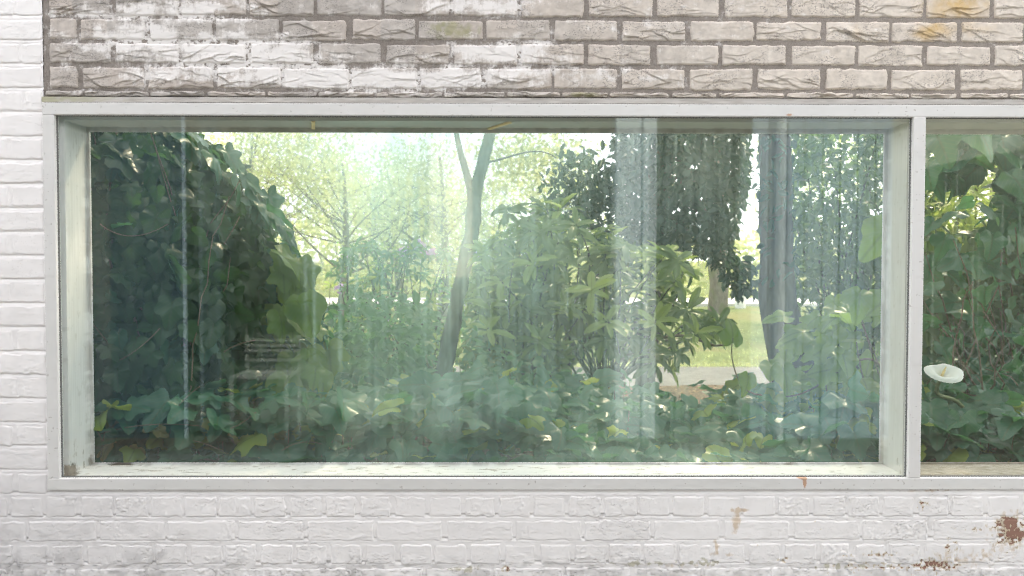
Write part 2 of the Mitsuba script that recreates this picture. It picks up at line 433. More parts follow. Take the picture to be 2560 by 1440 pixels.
# painted part: courses every 59.4 px, stretchers and headers course by course below the window
tops = [44 + 59.4 * k for k in range(-2, 27)]
bounds = []
for k, t in enumerate(tops):
    va, vb = t + 9.5, t + 59.4
    z1, z0 = zz(va), zz(vb)
    below = va > 1225
    y = -0.0030
    big = va > 1385
    if not below:
        right = 104 if vb < 250 else 107 + (va - 250) / 980 * 11
        edges = [-330, -150, right]
        if k % 2 == 1:
            edges = [-310, -145, rng.uniform(18, 60), right]
    else:
        n = round((va - 1236) / 59.4)
        base = {0: 110, 1: 70, 2: 124, 3: 20}.get(n, 90)
        step = 87.2 if n % 2 == 0 else 173.5
        edges = [base - 4 * step + q * step for q in range(0, int(2900 / step) + 4)]
    for a, b in zip(edges[:-1], edges[1:]):
        if b < -420 or a > 2640:
            continue
        j = rng.uniform(-2.5, 2.5, 4)
        gap = 4.5
        x0, x1 = xx(a + (gap if a > -300 else 0) + j[0], va), xx(b - (gap if (below or b < right - 1) else 0) + (j[1] if below else 0), va)
        m = brick_mesh(x0, x1, z0 + j[2] * PX * 0.4, z1 + j[3] * PX * 0.4, y + rng.uniform(-0.0008, 0.0008), rng, 70 if b - a > 120 else 40, 24, 0.0008 if not big else 0.0024, rng.choice([0.0, 0.0, 0.0004]), 0.0050, 0.0042, dip=0.55, lumps=0.0015 if below else 0.0008)
        add(painted + '__brick', m, 'paint_skin', smooth=True)


def painted_depth(X, Z):
    v = 653.0 - (Z - 1.5) / PX
    s = (v - 44) / 59.4
    s = (s - np.floor(s)) * 59.4                        # px below the top of a bed joint
    bed = np.interp(s, [0, 1.5, 9.5, 12, 59.4], [0.0026, 0.0021, -0.0020, -0.0013, -0.0010])
    q = np.stack([X, Z, 0 * X], -1)
    return bed + 0.0030 * (meshkit.fbm(q * 34, 4, 6) - 0.5)


zl, zh = zz(1640), zz(-75)
add(painted + '__mortar', sheet(-2.3, xm - 0.0005, zl, zh, 180, 760, painted_depth), 'paint_skin', smooth=True)
add(painted + '__mortar', sheet(xm - 0.0005, WL + 0.0, ZB - 0.004, ZT + 0.02, 6, 500, painted_depth), 'paint_skin', smooth=True)
add(painted + '__mortar', sheet(xm - 0.0005, 2.3, zl, ZB - 0.001, 900, 220, painted_depth), 'paint_skin', smooth=True)
add(painted + '__core', box(-9.0, WL - 0.0201, 0.012, 0.19, -0.3, 2.62), 'paint_skin')
add(painted + '__core', box(-9.0, -2.3, 0.0005, 0.0119, -0.3, 2.62), 'paint_skin')
add(painted + '__core', box(WL - 0.02, WR + 6.0, 0.012, 0.19, -0.3, ZB - 0.001), 'paint_skin')
add(painted + '__core', box(-2.3, WR + 6.0, 0.0005, 0.0119, -0.3, zl), 'paint_skin')
add(painted + '__core', box(2.3, WR + 6.0, 0.0005, 0.0119, zl, ZB - 0.001), 'paint_skin')
add(painted + '__core', box(WR, WR + 6.0, 0.0005, 0.19, ZB, ZT), 'paint_skin')

# ---------------------------------------------------------------- the window
GY, BY = 0.010, 0.182                                    # front and back panes
XL, XM0, XM1 = -1.451, 1.3235, 1.3635
Z0, Z1 = 0.791, 1.969
win = thing('window', 'wide window with pale grey frame, deep white reveal and dusty streaked panes in brick wall', 'window')
FY0, FY1 = -0.007, 0.028
add(win + '__head_rail', soft_box(WL, WR, FY0, FY1, Z1, ZT, 0.0022), 'frame_paint')
add(win + '__bottom_rail', soft_box(WL, WR, FY0 - 0.0004, FY1, ZB, Z0, 0.0022), 'frame_paint', label='pale grey bottom rail with a small rust run')
add(win + '__stile', soft_box(WL + 0.0004, XL, FY0 + 0.0003, FY1 - 0.0005, Z0, Z1, 0.0022), 'frame_paint')
add(win + '__mullion', soft_box(XM0, XM1, FY0 - 0.001, FY1 - 0.0005, Z0, Z1, 0.0022), 'frame_paint')
add(win + '__stile', soft_box(WR - 0.04, WR, FY0 + 0.0003, FY1 - 0.0005, Z0, Z1, 0.0022), 'frame_paint')
for a, b in ((XL, XM0), (XM1, WR - 0.04)):               # dark gasket round each pane
    g = 0.0025
    add(win + '__gasket', join([box(a, b, GY - 0.002, GY + 0.006, Z0, Z0 + g), box(a, b, GY - 0.002, GY + 0.006, Z1 - g, Z1), box(a, a + g, GY - 0.002, GY + 0.006, Z0 + g, Z1 - g), box(b - g, b, GY - 0.002, GY + 0.006, Z0 + g, Z1 - g)]), 'seal_black')


def pane(x0, x1, y, z0, z1):
    return np.array([[x0, y, z0], [x1, y, z0], [x1, y, z1], [x0, y, z1]], float), np.array([[0, 1, 2], [0, 2, 3]])


add(win + '__pane', pane(XL + 0.002, XM0 - 0.002, GY, Z0 + 0.002, Z1 - 0.002), 'front_glass')
add(win + '__pane', pane(XM1 + 0.002, WR - 0.042, GY, Z0 + 0.002, Z1 - 0.002), 'front_glass')
BL, BR0, BR1, B0, B1 = -1.435, 1.320, 1.352, 0.7935, 1.957
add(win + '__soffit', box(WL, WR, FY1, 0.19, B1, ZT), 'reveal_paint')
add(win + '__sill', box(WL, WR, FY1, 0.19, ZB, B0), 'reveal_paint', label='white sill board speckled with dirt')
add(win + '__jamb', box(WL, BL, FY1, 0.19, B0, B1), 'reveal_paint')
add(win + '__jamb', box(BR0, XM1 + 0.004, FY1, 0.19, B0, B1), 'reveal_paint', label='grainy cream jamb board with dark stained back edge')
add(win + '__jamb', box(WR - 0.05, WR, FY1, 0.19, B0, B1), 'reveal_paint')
for a, b in ((BL, BR0), (XM1 + 0.004, WR - 0.05)):       # stop beads of the back pane
    s = 0.012
    add(win + '__stop_bead', join([box(a, b, 0.172, 0.1815, B1 - s - 0.004, B1), box(a + 0.011, b - s, 0.172, 0.1815, B0, B0 + 0.006), box(a, a + 0.011, 0.1722, 0.1817, B0, B1 - s - 0.004), box(b - s, b, 0.1722, 0.1817, B0, B1 - s - 0.004)]), 'reveal_paint')
mat('reflection_strip_skin', proc(lambda p, n, uv: mix((0.62, 0.50, 0.26), (0.72, 0.61, 0.36), fbm(p.x * 60, p.y * 20, p.z * 60, 3))), 0.7)
for (u0, v0, u1, v1, lab) in ((783, 290, 783, 320, 'pale yellow strip added for a mirrored beam that looks upright under the window head'), (1275, 291, 1222, 323, 'pale yellow strip added for a mirrored beam set aslant under the window head')):
    k = thing('reflection_strip', lab, 'reflection_strip', 'strips added for mirrored beams under the window head')
    a, b = at(u0, v0, 0.030), at(u1, v1, 0.170)  # strips added as stand-ins for pale yellow beams mirrored in the glass
    d = np.array([b[0] - a[0], b[1] - a[1]]); L = np.hypot(*d)
    m = soft_box(0, L, -0.0062, 0.0062, -0.006, 0, 0.001)
    m.apply_transform(trimesh.transformations.rotation_matrix(math.atan2(d[1], d[0]), [0, 0, 1]))
    m.apply_translation([a[0], a[1], B1 - 0.0005])
    scene[k] = mikit.ply(m, 'reflection_strip_skin')
# ---------------------------------------------------------------- the yard in front: what the panes mirror
mat('paving_skin', proc(lambda p, n, uv: mix((0.20, 0.197, 0.19), (0.28, 0.275, 0.265), fbm(p.x * 6, p.y * 6, 0.0, 4))), 0.9, 0.2)
add('forecourt', box(-30, 30, -40, 0.0, -0.3, 0.0), 'paving_skin', kind='structure')
FY = -3.9
rx = lambda u: (u - 1263.0) / 321.0
rz = lambda v: 1.5 - (v - 653.0) / 321.0


def board_color(p, n, uv):
    k = cell_rand(dr.floor(p.x / 0.14), 0, 3)
    c = mix((0.20, 0.33, 0.50), (0.29, 0.43, 0.60), k)
    return c * (0.8 + 0.35 * fbm(p.x * 60, p.z * 3, 0.0, 3))


mat('pale_board', proc(board_color), 0.7, 0.3)
mat('dark_board', proc(lambda p, n, uv: mix((0.035, 0.04, 0.042), (0.06, 0.065, 0.066), fbm(p.x * 60, p.z * 3, 0.0, 3))), 0.7, 0.3)
mat('white_trim', (0.78, 0.79, 0.80), 0.5)
mat('pale_trim', (0.46, 0.62, 0.76), 0.5)
mat('grey_paint', (0.16, 0.20, 0.22), 0.5)
mat('pale_gable', (0.26, 0.30, 0.29), 0.7)
hut = thing('timber_outbuilding', 'boarded timber outbuilding with pale posts facing the window, seen only as a reflection', 'building')


def boards(x0, x1, z0, z1, w, m, y=FY):
    n = max(1, round((x1 - x0) / w))
    for k in range(n):
        a, b = x0 + (x1 - x0) * k / n, x0 + (x1 - x0) * (k + 1) / n
        add(hut + '__plank', soft_box(a + 0.005, b - 0.005, y - 0.02, y + (0.004 if k % 2 else 0.0), z0, z1, 0.003), m)


add(hut + '__back_wall', box(-6, 6, -8.2, -8.0, 0, 3.4), 'dark_board')
add(hut + '__side_wall', box(-6.1, -6.0, -8.0, FY - 0.03, 0, 3.4), 'dark_board')
add(hut + '__side_wall', box(6.0, 6.1, -8.0, FY - 0.03, 0, 3.4), 'dark_board')
add(hut + '__floor', box(-6, 6, -8.0, FY - 0.1, 0.001, 0.02), 'dark_board')
add(hut + '__added_dark_deck', box(-6, 6, FY - 0.099, FY + 0.42, 0.004, 0.11), 'dark_board')  # dark slab added to hide the sunlit paving mirrored above the sill
add(hut + '__roof', box(-6.1, 6.1, -8.2, FY - 0.03, 3.4, 3.5), 'dark_board')
mat('blue_board', proc(lambda p, n, uv: board_color(p, n, uv) * mi.Color3f(0.16, 0.22, 0.23)), 0.7, 0.3)
boards(-6.0, rx(225), 0.0, 3.4, 0.2, 'blue_board')
dl = hut + '__door'
add(dl, soft_box(rx(226), rx(440), FY - 0.05, FY - 0.012, 0.05, 2.9), 'blue_board')
for z0, z1 in ((0.15, rz(812)), (rz(806), rz(464)), (rz(458), 2.8)):
    add(dl + '__panel', soft_box(rx(248), rx(414), FY - 0.02, FY - 0.004, z0, z1, 0.012), 'blue_board')
add(hut + '__corner_trim', soft_box(rx(459), rx(466), FY - 0.02, FY + 0.02, 0, 3.4), 'pale_board')
boards(rx(440), rx(458), 0, 3.4, 0.1, 'blue_board')
boards(rx(467), rx(520), 0, 3.4, 0.2, 'blue_board', FY - 0.3)
add(hut + '__fascia', soft_box(rx(520), rx(1540), FY - 0.02, FY, 2.95, 3.4), 'dark_board')
mat('reflection_panel_skin', (0.42, 0.40, 0.34), 0.8)
add(hut + '__added_reflection_panel', soft_box(rx(1072), rx(1180), FY - 0.03, FY - 0.021, rz(694), rz(345), 0.003), 'reflection_panel_skin')  # panel added so that the glass mirrors a pale patch there
add(hut + '__post', soft_box(rx(1540), rx(1604), FY - 0.10, FY, 0, 3.4, 0.006), 'pale_trim')
add(hut + '__post', soft_box(rx(1607), rx(1641), FY - 0.08, FY + 0.02, 0, 3.4, 0.006), 'pale_trim')
add(hut + '__door_sill', soft_box(rx(1600), rx(1912), FY - 0.10, FY + 0.04, rz(1142), rz(1132), 0.004), 'pale_trim')
add(hut + '__lintel', soft_box(rx(1641), rx(1880), FY - 0.1, FY, 2.95, 3.4), 'pale_board')
boards(rx(1880), rx(2235), 0, 3.4, 0.145, 'pale_board')
add(hut + '__downpipe', join([tube([[rx(1948), FY + 0.05, 0], [rx(1948), FY + 0.05, 3.4]], 0.04, 12)]), 'pale_trim')
boards(rx(2235), 6.0, 0, 2.05, 0.15, 'dark_board')
pts = np.array([[rx(2235), 2.06], [6.0, 2.06], [6.0, 2.75], [rx(2560), rz(370)], [rx(2235), rz(430)]])
g = trimesh.creation.extrude_polygon(__import__('shapely').Polygon(pts), 0.03)
g.apply_transform(np.array([[1, 0, 0, 0], [0, 0, 1, FY - 0.03], [0, 1, 0, 0], [0, 0, 0, 1.0]]))
add(hut + '__gable_board', (np.array(g.vertices), np.array(g.faces)[:, ::-1]), 'dark_board')
add(hut + '__gable', box(rx(2235), 6.0, FY - 0.06, FY - 0.031, 2.06, 3.4), 'pale_gable')

tr = thing('trellis', 'white diamond lattice trellis leaning by dark boards, mirrored in the right pane', 'trellis')
tx0, tx1, tz0, tz1 = rx(2375), rx(2640), rz(965), rz(815)
for s in (1, -1):
    for k in range(-4, 12):
        c = tx0 + k * 0.14
        seg = __import__('shapely').LineString([(c, tz0), (c + s * (tz1 - tz0), tz1)]).intersection(__import__('shapely').box(tx0, tz0, tx1, tz1))
        if seg.length < 0.05:
            continue
        (a, b), (c2, d2) = list(seg.coords)[0], list(seg.coords)[-1]
        add(tr + '__slat', tube([[a, FY + 0.03 + 0.012 * s, b], [c2, FY + 0.03 + 0.012 * s, d2]], 0.010, 4), 'grey_paint')
ch = thing('garden_chair', 'white slatted garden chair standing in the dark opening, faintly mirrored in the left pane', 'chair')
cx0, cx1, cy = rx(575), rx(722), FY - 0.35
for k, (va, vb) in enumerate(((858, 866), (872, 880), (886, 894), (911, 919))):
    add(ch + '__back_slat', soft_box(cx0, cx1, cy - 0.02, cy, rz(vb), rz(va)), 'grey_paint')
for x in (cx0, cx1 - 0.03):
    add(ch + '__leg', soft_box(x, x + 0.03, cy - 0.05, cy - 0.021, 0, rz(850)), 'grey_paint')
    add(ch + '__leg', soft_box(x, x + 0.03, cy + 0.37, cy + 0.40, 0, rz(950)), 'grey_paint')
for k in range(5):
    add(ch + '__seat_slat', soft_box(cx0, cx1, cy + 0.01 + k * 0.08, cy + 0.07 + k * 0.08, rz(948), rz(941)), 'grey_paint')
# ---------------------------------------------------------------- leaves
def leaf_mat(key, top_a, top_b, through, rough=0.35, scale=9.0, spec=0.5, w=0.45, veins=0.0, spots=0.0):
    def col(p, n, uv):
        c = mix(top_a, top_b, smoothstep(0.3, 0.7, fbm(p.x * scale, p.y * scale, p.z * scale, 2)))
        if veins:
            m = dr.exp(-dr.square(uv.y / 0.035)) + 0.55 * dr.exp(-dr.square((dr.abs(dr.abs(uv.y) * 0.9 - uv.x + 6 - dr.floor(dr.abs(uv.x - dr.abs(uv.y) * 0.9) * 0) - dr.round((dr.abs(uv.y) * 0.9 - uv.x + 6) * 6) / 6)) / 0.012))
            c = mix(c, mi.Color3f(0.16, 0.20, 0.08), m * veins)
        return c

    def thr(p, n, uv):
        k = 0.65 + 0.6 * fbm(p.x * scale + 7, p.y * scale, p.z * scale, 2)
        c = mi.Color3f(through) * k
        if veins:
            c = c * (1 - 0.35 * dr.exp(-dr.square(uv.y / 0.04)))
        return c
    scene[key] = {'type': 'blendbsdf', 'weight': float(w),
                  'a': {'type': 'twosided', 'bsdf': {'type': 'principled', 'base_color': proc(col), 'roughness': rough, 'specular': spec}},
                  'b': {'type': 'principledthin', 'base_color': proc(thr), 'roughness': 0.7, 'diff_trans': 1.7, 'eta': 1.3}}
    return key


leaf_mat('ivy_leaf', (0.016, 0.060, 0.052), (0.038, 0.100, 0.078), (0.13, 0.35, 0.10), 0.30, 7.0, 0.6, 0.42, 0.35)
leaf_mat('ivy_leaf_painted_shade', (0.008, 0.026, 0.018), (0.024, 0.056, 0.030), (0.10, 0.24, 0.05), 0.32, 7.0, 0.5, 0.42, 0.2)  # darker ivy leaf copy, the missing sky light put into its colour
leaf_mat('ivy_young_leaf', (0.10, 0.16, 0.03), (0.16, 0.21, 0.045), (0.46, 0.56, 0.07), 0.36, 7.0, 0.5, 0.5, 0.3)
leaf_mat('withered_leaf', (0.16, 0.12, 0.05), (0.30, 0.26, 0.08), (0.45, 0.40, 0.10), 0.6, 12.0, 0.3, 0.4, 0.2)
leaf_mat('rhododendron_leaf', (0.045, 0.09, 0.045), (0.09, 0.14, 0.068), (0.32, 0.48, 0.12), 0.36, 9.0, 0.5, 0.40, 0.3)
leaf_mat('rhododendron_young_leaf', (0.16, 0.24, 0.07), (0.24, 0.31, 0.11), (0.46, 0.60, 0.14), 0.40, 9.0, 0.5, 0.5, 0.3)
leaf_mat('holly_leaf', (0.012, 0.034, 0.033), (0.027, 0.056, 0.049), (0.08, 0.17, 0.09), 0.28, 6.0, 0.6, 0.30)
leaf_mat('hedge_leaf', (0.020, 0.050, 0.030), (0.045, 0.082, 0.042), (0.20, 0.34, 0.10), 0.35, 6.0, 0.5, 0.40)
leaf_mat('shrub_leaf', (0.036, 0.095, 0.052), (0.07, 0.14, 0.078), (0.21, 0.42, 0.15), 0.4, 6.0, 0.5, 0.48)
leaf_mat('spring_leaf', (0.21, 0.25, 0.10), (0.29, 0.33, 0.16), (0.78, 0.84, 0.45), 0.5, 0.8, 0.4, 0.55)
leaf_mat('vine_leaf', (0.045, 0.095, 0.030), (0.08, 0.13, 0.04), (0.30, 0.48, 0.07), 0.36, 5.0, 0.5, 0.48, 0.4)
leaf_mat('petal', (0.52, 0.32, 0.66), (0.62, 0.40, 0.74), (0.76, 0.52, 0.88), 0.5, 6.0, 0.3, 0.5)
leaf_mat('lily_white', (0.80, 0.80, 0.78), (0.84, 0.84, 0.80), (0.85, 0.85, 0.80), 0.4, 6.0, 0.5, 0.4)
mat('lily_yellow', (0.78, 0.62, 0.32), 0.6)


def bark_color(p, n, uv):
    c = mix((0.13, 0.115, 0.095), (0.27, 0.25, 0.215), fbm(p.x * 30, p.y * 30, p.z * 9, 4))
    return mix(c, (0.16, 0.19, 0.10), smoothstep(0.5, 0.7, fbm(p.x * 5, p.y * 5, p.z * 3, 3)) * 0.5)


bark_bump = lambda p, n, uv: fbm(p.x * 45, p.y * 45, p.z * 10, 4) * 0.02
mat('bark', proc(bark_color), 0.9, 0.2, bark_bump, 1.0, eps=2e-3)
mat('dark_bark', proc(lambda p, n, uv: bark_color(p, n, uv) * 0.35), 0.9, 0.2, bark_bump, 1.0, eps=2e-3)
mat('twig', proc(lambda p, n, uv: mix((0.10, 0.075, 0.05), (0.22, 0.17, 0.11), fbm(p.x * 25, p.y * 25, p.z * 25, 3))), 0.8, 0.3)
mat('green_stem', proc(lambda p, n, uv: mix((0.10, 0.13, 0.05), (0.17, 0.20, 0.08), fbm(p.x * 25, p.y * 25, p.z * 25, 3))), 0.6, 0.4)


def strip_leaf(width, shape, nt=7, fold=0.25, droop=0.25, twist=0.0, ripple=0.0, seed=0):
    """A leaf of length 1 along +x from its base; three points on each side of the midrib."""
    t = np.linspace(0, 1, nt + 1)
    w = width * shape(t)
    s = np.array([-1, -0.5, 0, 0.5, 1.0])
    Tt, S = np.meshgrid(t, s, indexing='ij')
    W = w[:, None] * S
    rng = R(seed)
    Z = fold * np.abs(W) - droop * Tt ** 2 + ripple * np.sin(Tt * 19 + seed) * np.abs(S) * width + twist * W * Tt
    P = np.stack([Tt - 0.12 * droop * Tt ** 3, W, Z], -1)
    m = len(s)
    i, j = np.meshgrid(np.arange(nt), np.arange(m - 1), indexing='ij')
    a = i * m + j
    f = np.stack([a, a + m, a + m + 1, a + 1], -1).reshape(-1, 4)
    uv = np.stack([Tt, S * (w / max(w.max(), 1e-9))[:, None]], -1).reshape(-1, 2)
    return P.reshape(-1, 3), np.vstack([f[:, [0, 1, 2]], f[:, [0, 2, 3]]]), uv


def polar_leaf(outline, rings=3, n=26, fold=0.18, droop=0.3, ripple=0.05, seed=0):
    """A broad leaf; outline(angle) gives the radius from the point where the stalk joins; the tip is at angle 0 and unit length."""
    th = np.linspace(-np.pi, np.pi, n, endpoint=False)
    r = outline(th)
    rr = np.linspace(0, 1, rings + 1)[1:]
    P = [[0, 0, 0]]
    for q in rr:
        x, y = q * r * np.cos(th), q * r * np.sin(th)
        z = fold * np.abs(y) - droop * np.maximum(x, 0) ** 2 - 0.45 * droop * y ** 2 + ripple * q ** 2 * np.sin(th * 5 + seed * 2.1) + 0.6 * ripple * q * np.cos(th * 3 + seed)
        P += list(np.stack([x, y, z], -1))
    P = np.array(P)
    f = []
    for k in range(n):
        f.append([0, 1 + k, 1 + (k + 1) % n])
        for q in range(rings - 1):
            a, b = 1 + q * n + k, 1 + q * n + (k + 1) % n
            f += [[a, a + n, b + n], [a, b + n, b]]
    uv = P[:, :2].copy()
    return P, np.array(f), uv


def ivy_outline(lobe, width, seed):
    def o(th):
        a = np.abs(th)
        base = 0.55 + 0.45 * np.exp(-(a / 0.45) ** 2)
        side = (0.20 + 0.18 * lobe) * np.exp(-((a - 1.10) / 0.33) ** 2) + (0.12 + 0.10 * lobe) * np.exp(-((a - 2.15) / 0.30) ** 2)
        heart = -0.33 * np.exp(-((np.pi - a) / 0.30) ** 2)
        return (base * (0.86 + 0.0 * a) + side * width + heart + 0.02 * np.sin(th * 4 + seed))
    return o


def heart_outline(width, seed):
    def o(th):
        a = np.abs(th)
        x = np.cos(a)
        r = 0.56 + 0.44 * np.exp(-(a / 0.42) ** 2) + 0.12 * width * np.exp(-((a - 1.5) / 0.6) ** 2) - 0.30 * np.exp(-((np.pi - a) / 0.32) ** 2)
        return r + 0.012 * np.sin(a * 13 + seed)
    return o


IVY = [polar_leaf(ivy_outline(l, w, s), 3, 26, f, d, r, s) for l, w, f, d, r, s in
       ((0.9, 1.0, 0.10, 0.35, 0.05, 1), (0.3, 0.8, 0.22, 0.30, 0.06, 2), (0.6, 1.1, -0.08, 0.50, 0.05, 3), (0.1, 0.6, 0.30, 0.25, 0.07, 4))] + \
      [polar_leaf(heart_outline(w, s), 3, 26, f, d, r, s) for w, f, d, r, s in ((0.6, 0.2, 0.35, 0.05, 5), (1.0, -0.1, 0.5, 0.06, 6), (0.3, 0.35, 0.2, 0.05, 7))]
VINE = [polar_leaf(heart_outline(w, s), 5, 60, f, d, r, s) for w, f, d, r, s in ((1.0, 0.10, 0.45, 0.06, 1), (1.3, -0.05, 0.6, 0.07, 2), (0.9, 0.35, 0.3, 0.06, 3))]
ell = lambda p, q: (lambda t: np.clip(t, 0, 1) ** p * np.clip(1 - t, 0, 1) ** q / (((p / (p + q)) ** p) * ((q / (p + q)) ** q)) + 0.02)
RHODO = [strip_leaf(0.145, ell(0.75, 0.60), 7, f, d, tw, 0.10, s) for f, d, tw, s in ((0.5, 0.25, 0.1, 1), (0.25, 0.45, -0.2, 2), (0.7, 0.12, 0.0, 3))]
HOLLY = [strip_leaf(0.24, ell(0.6, 0.7), 4, f, d, tw, 0.25, s) for f, d, tw, s in ((0.5, 0.2, 0.2, 1), (0.2, 0.5, -0.3, 2))]
SMALL = [strip_leaf(0.26, ell(0.6, 0.7), 3, 0.4, d, tw, 0.0, s) for d, tw, s in ((0.3, 0.2, 1), (0.1, -0.2, 2))]


def card(width, bend):
    """A little leaf of four triangles, for crowns far away."""
    P = np.array([[0, 0, 0], [0.45, width, bend], [1, 0, -bend], [0.45, -width, bend], [0.5, 0, 0]])
    return P, np.array([[0, 4, 1], [1, 4, 2], [2, 4, 3], [3, 4, 0]]), P[:, :2] * [1, 2]


CARD = [card(0.3, 0.08), card(0.36, -0.06)]


def unit(v):
    return v / (np.linalg.norm(v, axis=-1, keepdims=True) + 1e-12)


def frames(tip, nrm):
    n = unit(nrm)
    t = unit(tip - n * (tip * n).sum(-1, keepdims=True))
    return t, np.cross(n, t), n


def many(template, pos, tip, nrm, size):
    v, f, uv = template
    t, b, n = frames(tip, nrm)
    M = np.stack([t, b, n], 1) * np.asarray(size)[:, None, None]
    V = np.einsum('vk,nkj->nvj', v, M) + pos[:, None]
    F = f[None] + (np.arange(len(pos)) * len(v))[:, None, None]
    return V.reshape(-1, 3), F.reshape(-1, 3), np.tile(uv, (len(pos), 1))


_templates = {}


def foliage(parent, templates, pos, tip, nrm, size, bsdf, rng, parts=300, name='leaf', rest='leaf_mass'):
    """The leaves that show largest become parts of their own, the others one part."""
    pos, size = np.asarray(pos, float), np.asarray(size, float)
    which = rng.integers(0, len(templates), len(pos))
    q = pos - CAM
    dep = q @ FW
    u, v = 1280 + FPX * (q @ RT) / dep, 720 - FPX * (q @ UP) / dep
    seen = (u > 140) & (u < 2590) & (v > 280) & (v < 1200)
    score = np.where(seen, size / dep + 0.02 * (3 - pos[:, 1]).clip(0), -1)
    order = np.argsort(-score)
    single = order[:parts]
    single = single[score[single] > 0]
    t, b, n = frames(tip, nrm)
    for i in single:
        k = (id(templates), int(which[i]), bsdf)
        if k not in _templates:
            tv, tf, tuv = templates[which[i]]
            _templates[k] = mikit.ply((tv, tf), bsdf, smooth=True, uv=tuv)
        M = np.eye(4)
        M[:3, :3] = np.stack([t[i], b[i], n[i]], 1) * size[i]
        M[:3, 3] = pos[i]
        put(f'{parent}__{name}', _templates[k], T(M.tolist()))
    left = np.ones(len(pos), bool)
    left[single] = False
    vs, fs, us, o = [], [], [], 0
    for w in range(len(templates)):
        sel = left & (which == w)
        if sel.any():
            V, F, U = many(templates[w], pos[sel], tip[sel], nrm[sel], size[sel])
            vs.append(V); fs.append(F + o); us.append(U); o += len(V)
    if vs:
        add(f'{parent}__{rest}', (np.vstack(vs), np.vstack(fs)), bsdf, smooth=True, kind='stuff', uv=np.vstack(us))


def inside(poly, n, rng, pad=0):
    """Random pixels inside an outline."""
    import shapely
    g = shapely.Polygon(poly)
    x0, y0, x1, y1 = g.bounds
    out = np.zeros((0, 2))
    while len(out) < n:
        p = rng.uniform([x0, y0], [x1, y1], (4 * n, 2))
        out = np.vstack([out, p[shapely.contains_xy(g, p[:, 0], p[:, 1])]])
    return out[:n]


def ats(uv, y):
    d = FW + ((uv[:, 0] - 1280) / FPX)[:, None] * RT - ((uv[:, 1] - 720) / FPX)[:, None] * UP
    return CAM + d * ((y - CAM[1]) / d[:, 1])[:, None]


def branch_to(base, tip, rng, sag=0.1, n=8):
    mid = (base * 0.5 + tip * 0.5) + rng.normal(0, 0.12, 3) * np.linalg.norm(tip - base) * 0.5
    mid[2] = base[2] + (tip[2] - base[2]) * rng.uniform(0.35, 0.6)
    return spline([base, mid, tip], n)
# ---------------------------------------------------------------- ground behind the wall
def bed_height(x, y):
    return np.interp(y, [0.19, 1.0, 3.0, 5.5, 7.2, 7.6], [0.62, 0.60, 0.40, 0.13, 0.02, -0.01]) + 0.05 * (meshkit.fbm(np.stack([x * 1.6, y * 1.6, 0 * x], -1), 3, 4) - 0.5)


def grid_sheet(xs, ys, fz):
    X, Y = np.meshgrid(xs, ys, indexing='ij')
    P = np.stack([X, Y, fz(X, Y)], -1).reshape(-1, 3)
    nx, ny = len(xs), len(ys)
    i, j = np.meshgrid(np.arange(nx - 1), np.arange(ny - 1), indexing='ij')
    a = i * ny + j
    f = np.stack([a, a + ny, a + ny + 1, a + 1], -1).reshape(-1, 4)
    return P, np.vstack([f[:, [0, 1, 2]], f[:, [0, 2, 3]]])


def lawn_color(p, n, uv):
    c = mix((0.12, 0.16, 0.06), (0.20, 0.23, 0.105), fbm(p.x * 1.5, p.y * 0.8, 0.0, 4))
    c = c * (0.55 + 0.9 * fbm(p.x * 22, p.y * 9, 0.0, 4))
    return mix(c, (0.27, 0.23, 0.12), smoothstep(0.58, 0.72, fbm(p.x * 0.9, p.y * 0.5, 4.0, 3)) * 0.4)


mat('lawn_skin', proc(lawn_color), 0.9, 0.2, lambda p, n, uv: fbm(p.x * 40, p.y * 40, 0.0, 3) * 0.03, 1.0, eps=4e-3)
mat('soil_skin', proc(lambda p, n, uv: mix(mix((0.06, 0.047, 0.035), (0.15, 0.115, 0.08), fbm(p.x * 18, p.y * 18, 0.0, 4)), (0.30, 0.22, 0.13), smoothstep(0.6, 0.7, fbm(p.x * 40, p.y * 40, 2.0, 3)) * 0.6)), 0.95, 0.2,
    lambda p, n, uv: fbm(p.x * 30, p.y * 30, 0.0, 4) * 0.03, 1.0, eps=3e-3)
mat('path_skin', proc(lambda p, n, uv: mix((0.125, 0.125, 0.125), (0.18, 0.18, 0.178), fbm(p.x * 9, p.y * 9, 0.0, 4)) * (0.8 + 0.4 * fbm(p.x * 120, p.y * 120, 0.0, 2))), 0.9, 0.2)
mat('road_skin', (0.55, 0.54, 0.52), 0.9)
add('soil_bed', grid_sheet(np.linspace(-14, 14, 120), np.linspace(0.19, 7.6, 70), bed_height), 'soil_skin', smooth=True, kind='structure')
labels['soil_bed'].update(label='dark soil bed with dry leaves sloping from the wall to the path', category='ground')
add('lawn', grid_sheet(np.r_[-400, -60, np.linspace(-30, 30, 61), 60, 400], np.r_[7.4, np.linspace(9.4, 30, 43), 60, 150, 600],
                       lambda X, Y: -0.006 + 0.12 * (meshkit.fbm(np.stack([X * 0.25, Y * 0.25, 0 * X], -1), 3, 9) - 0.5) * np.clip((Y - 9.4) / 4, 0, 1) * (np.abs(X) < 40)), 'lawn_skin', smooth=True, kind='structure')
add('garden_path', grid_sheet(np.linspace(-40, 40, 90), np.linspace(7.45, 9.4, 4), lambda X, Y: 0.0 * X + 0.004), 'path_skin', kind='structure')
add('far_road', box(-200, 200, 26.0, 30.5, -0.3, 0.09), 'road_skin', kind='structure')
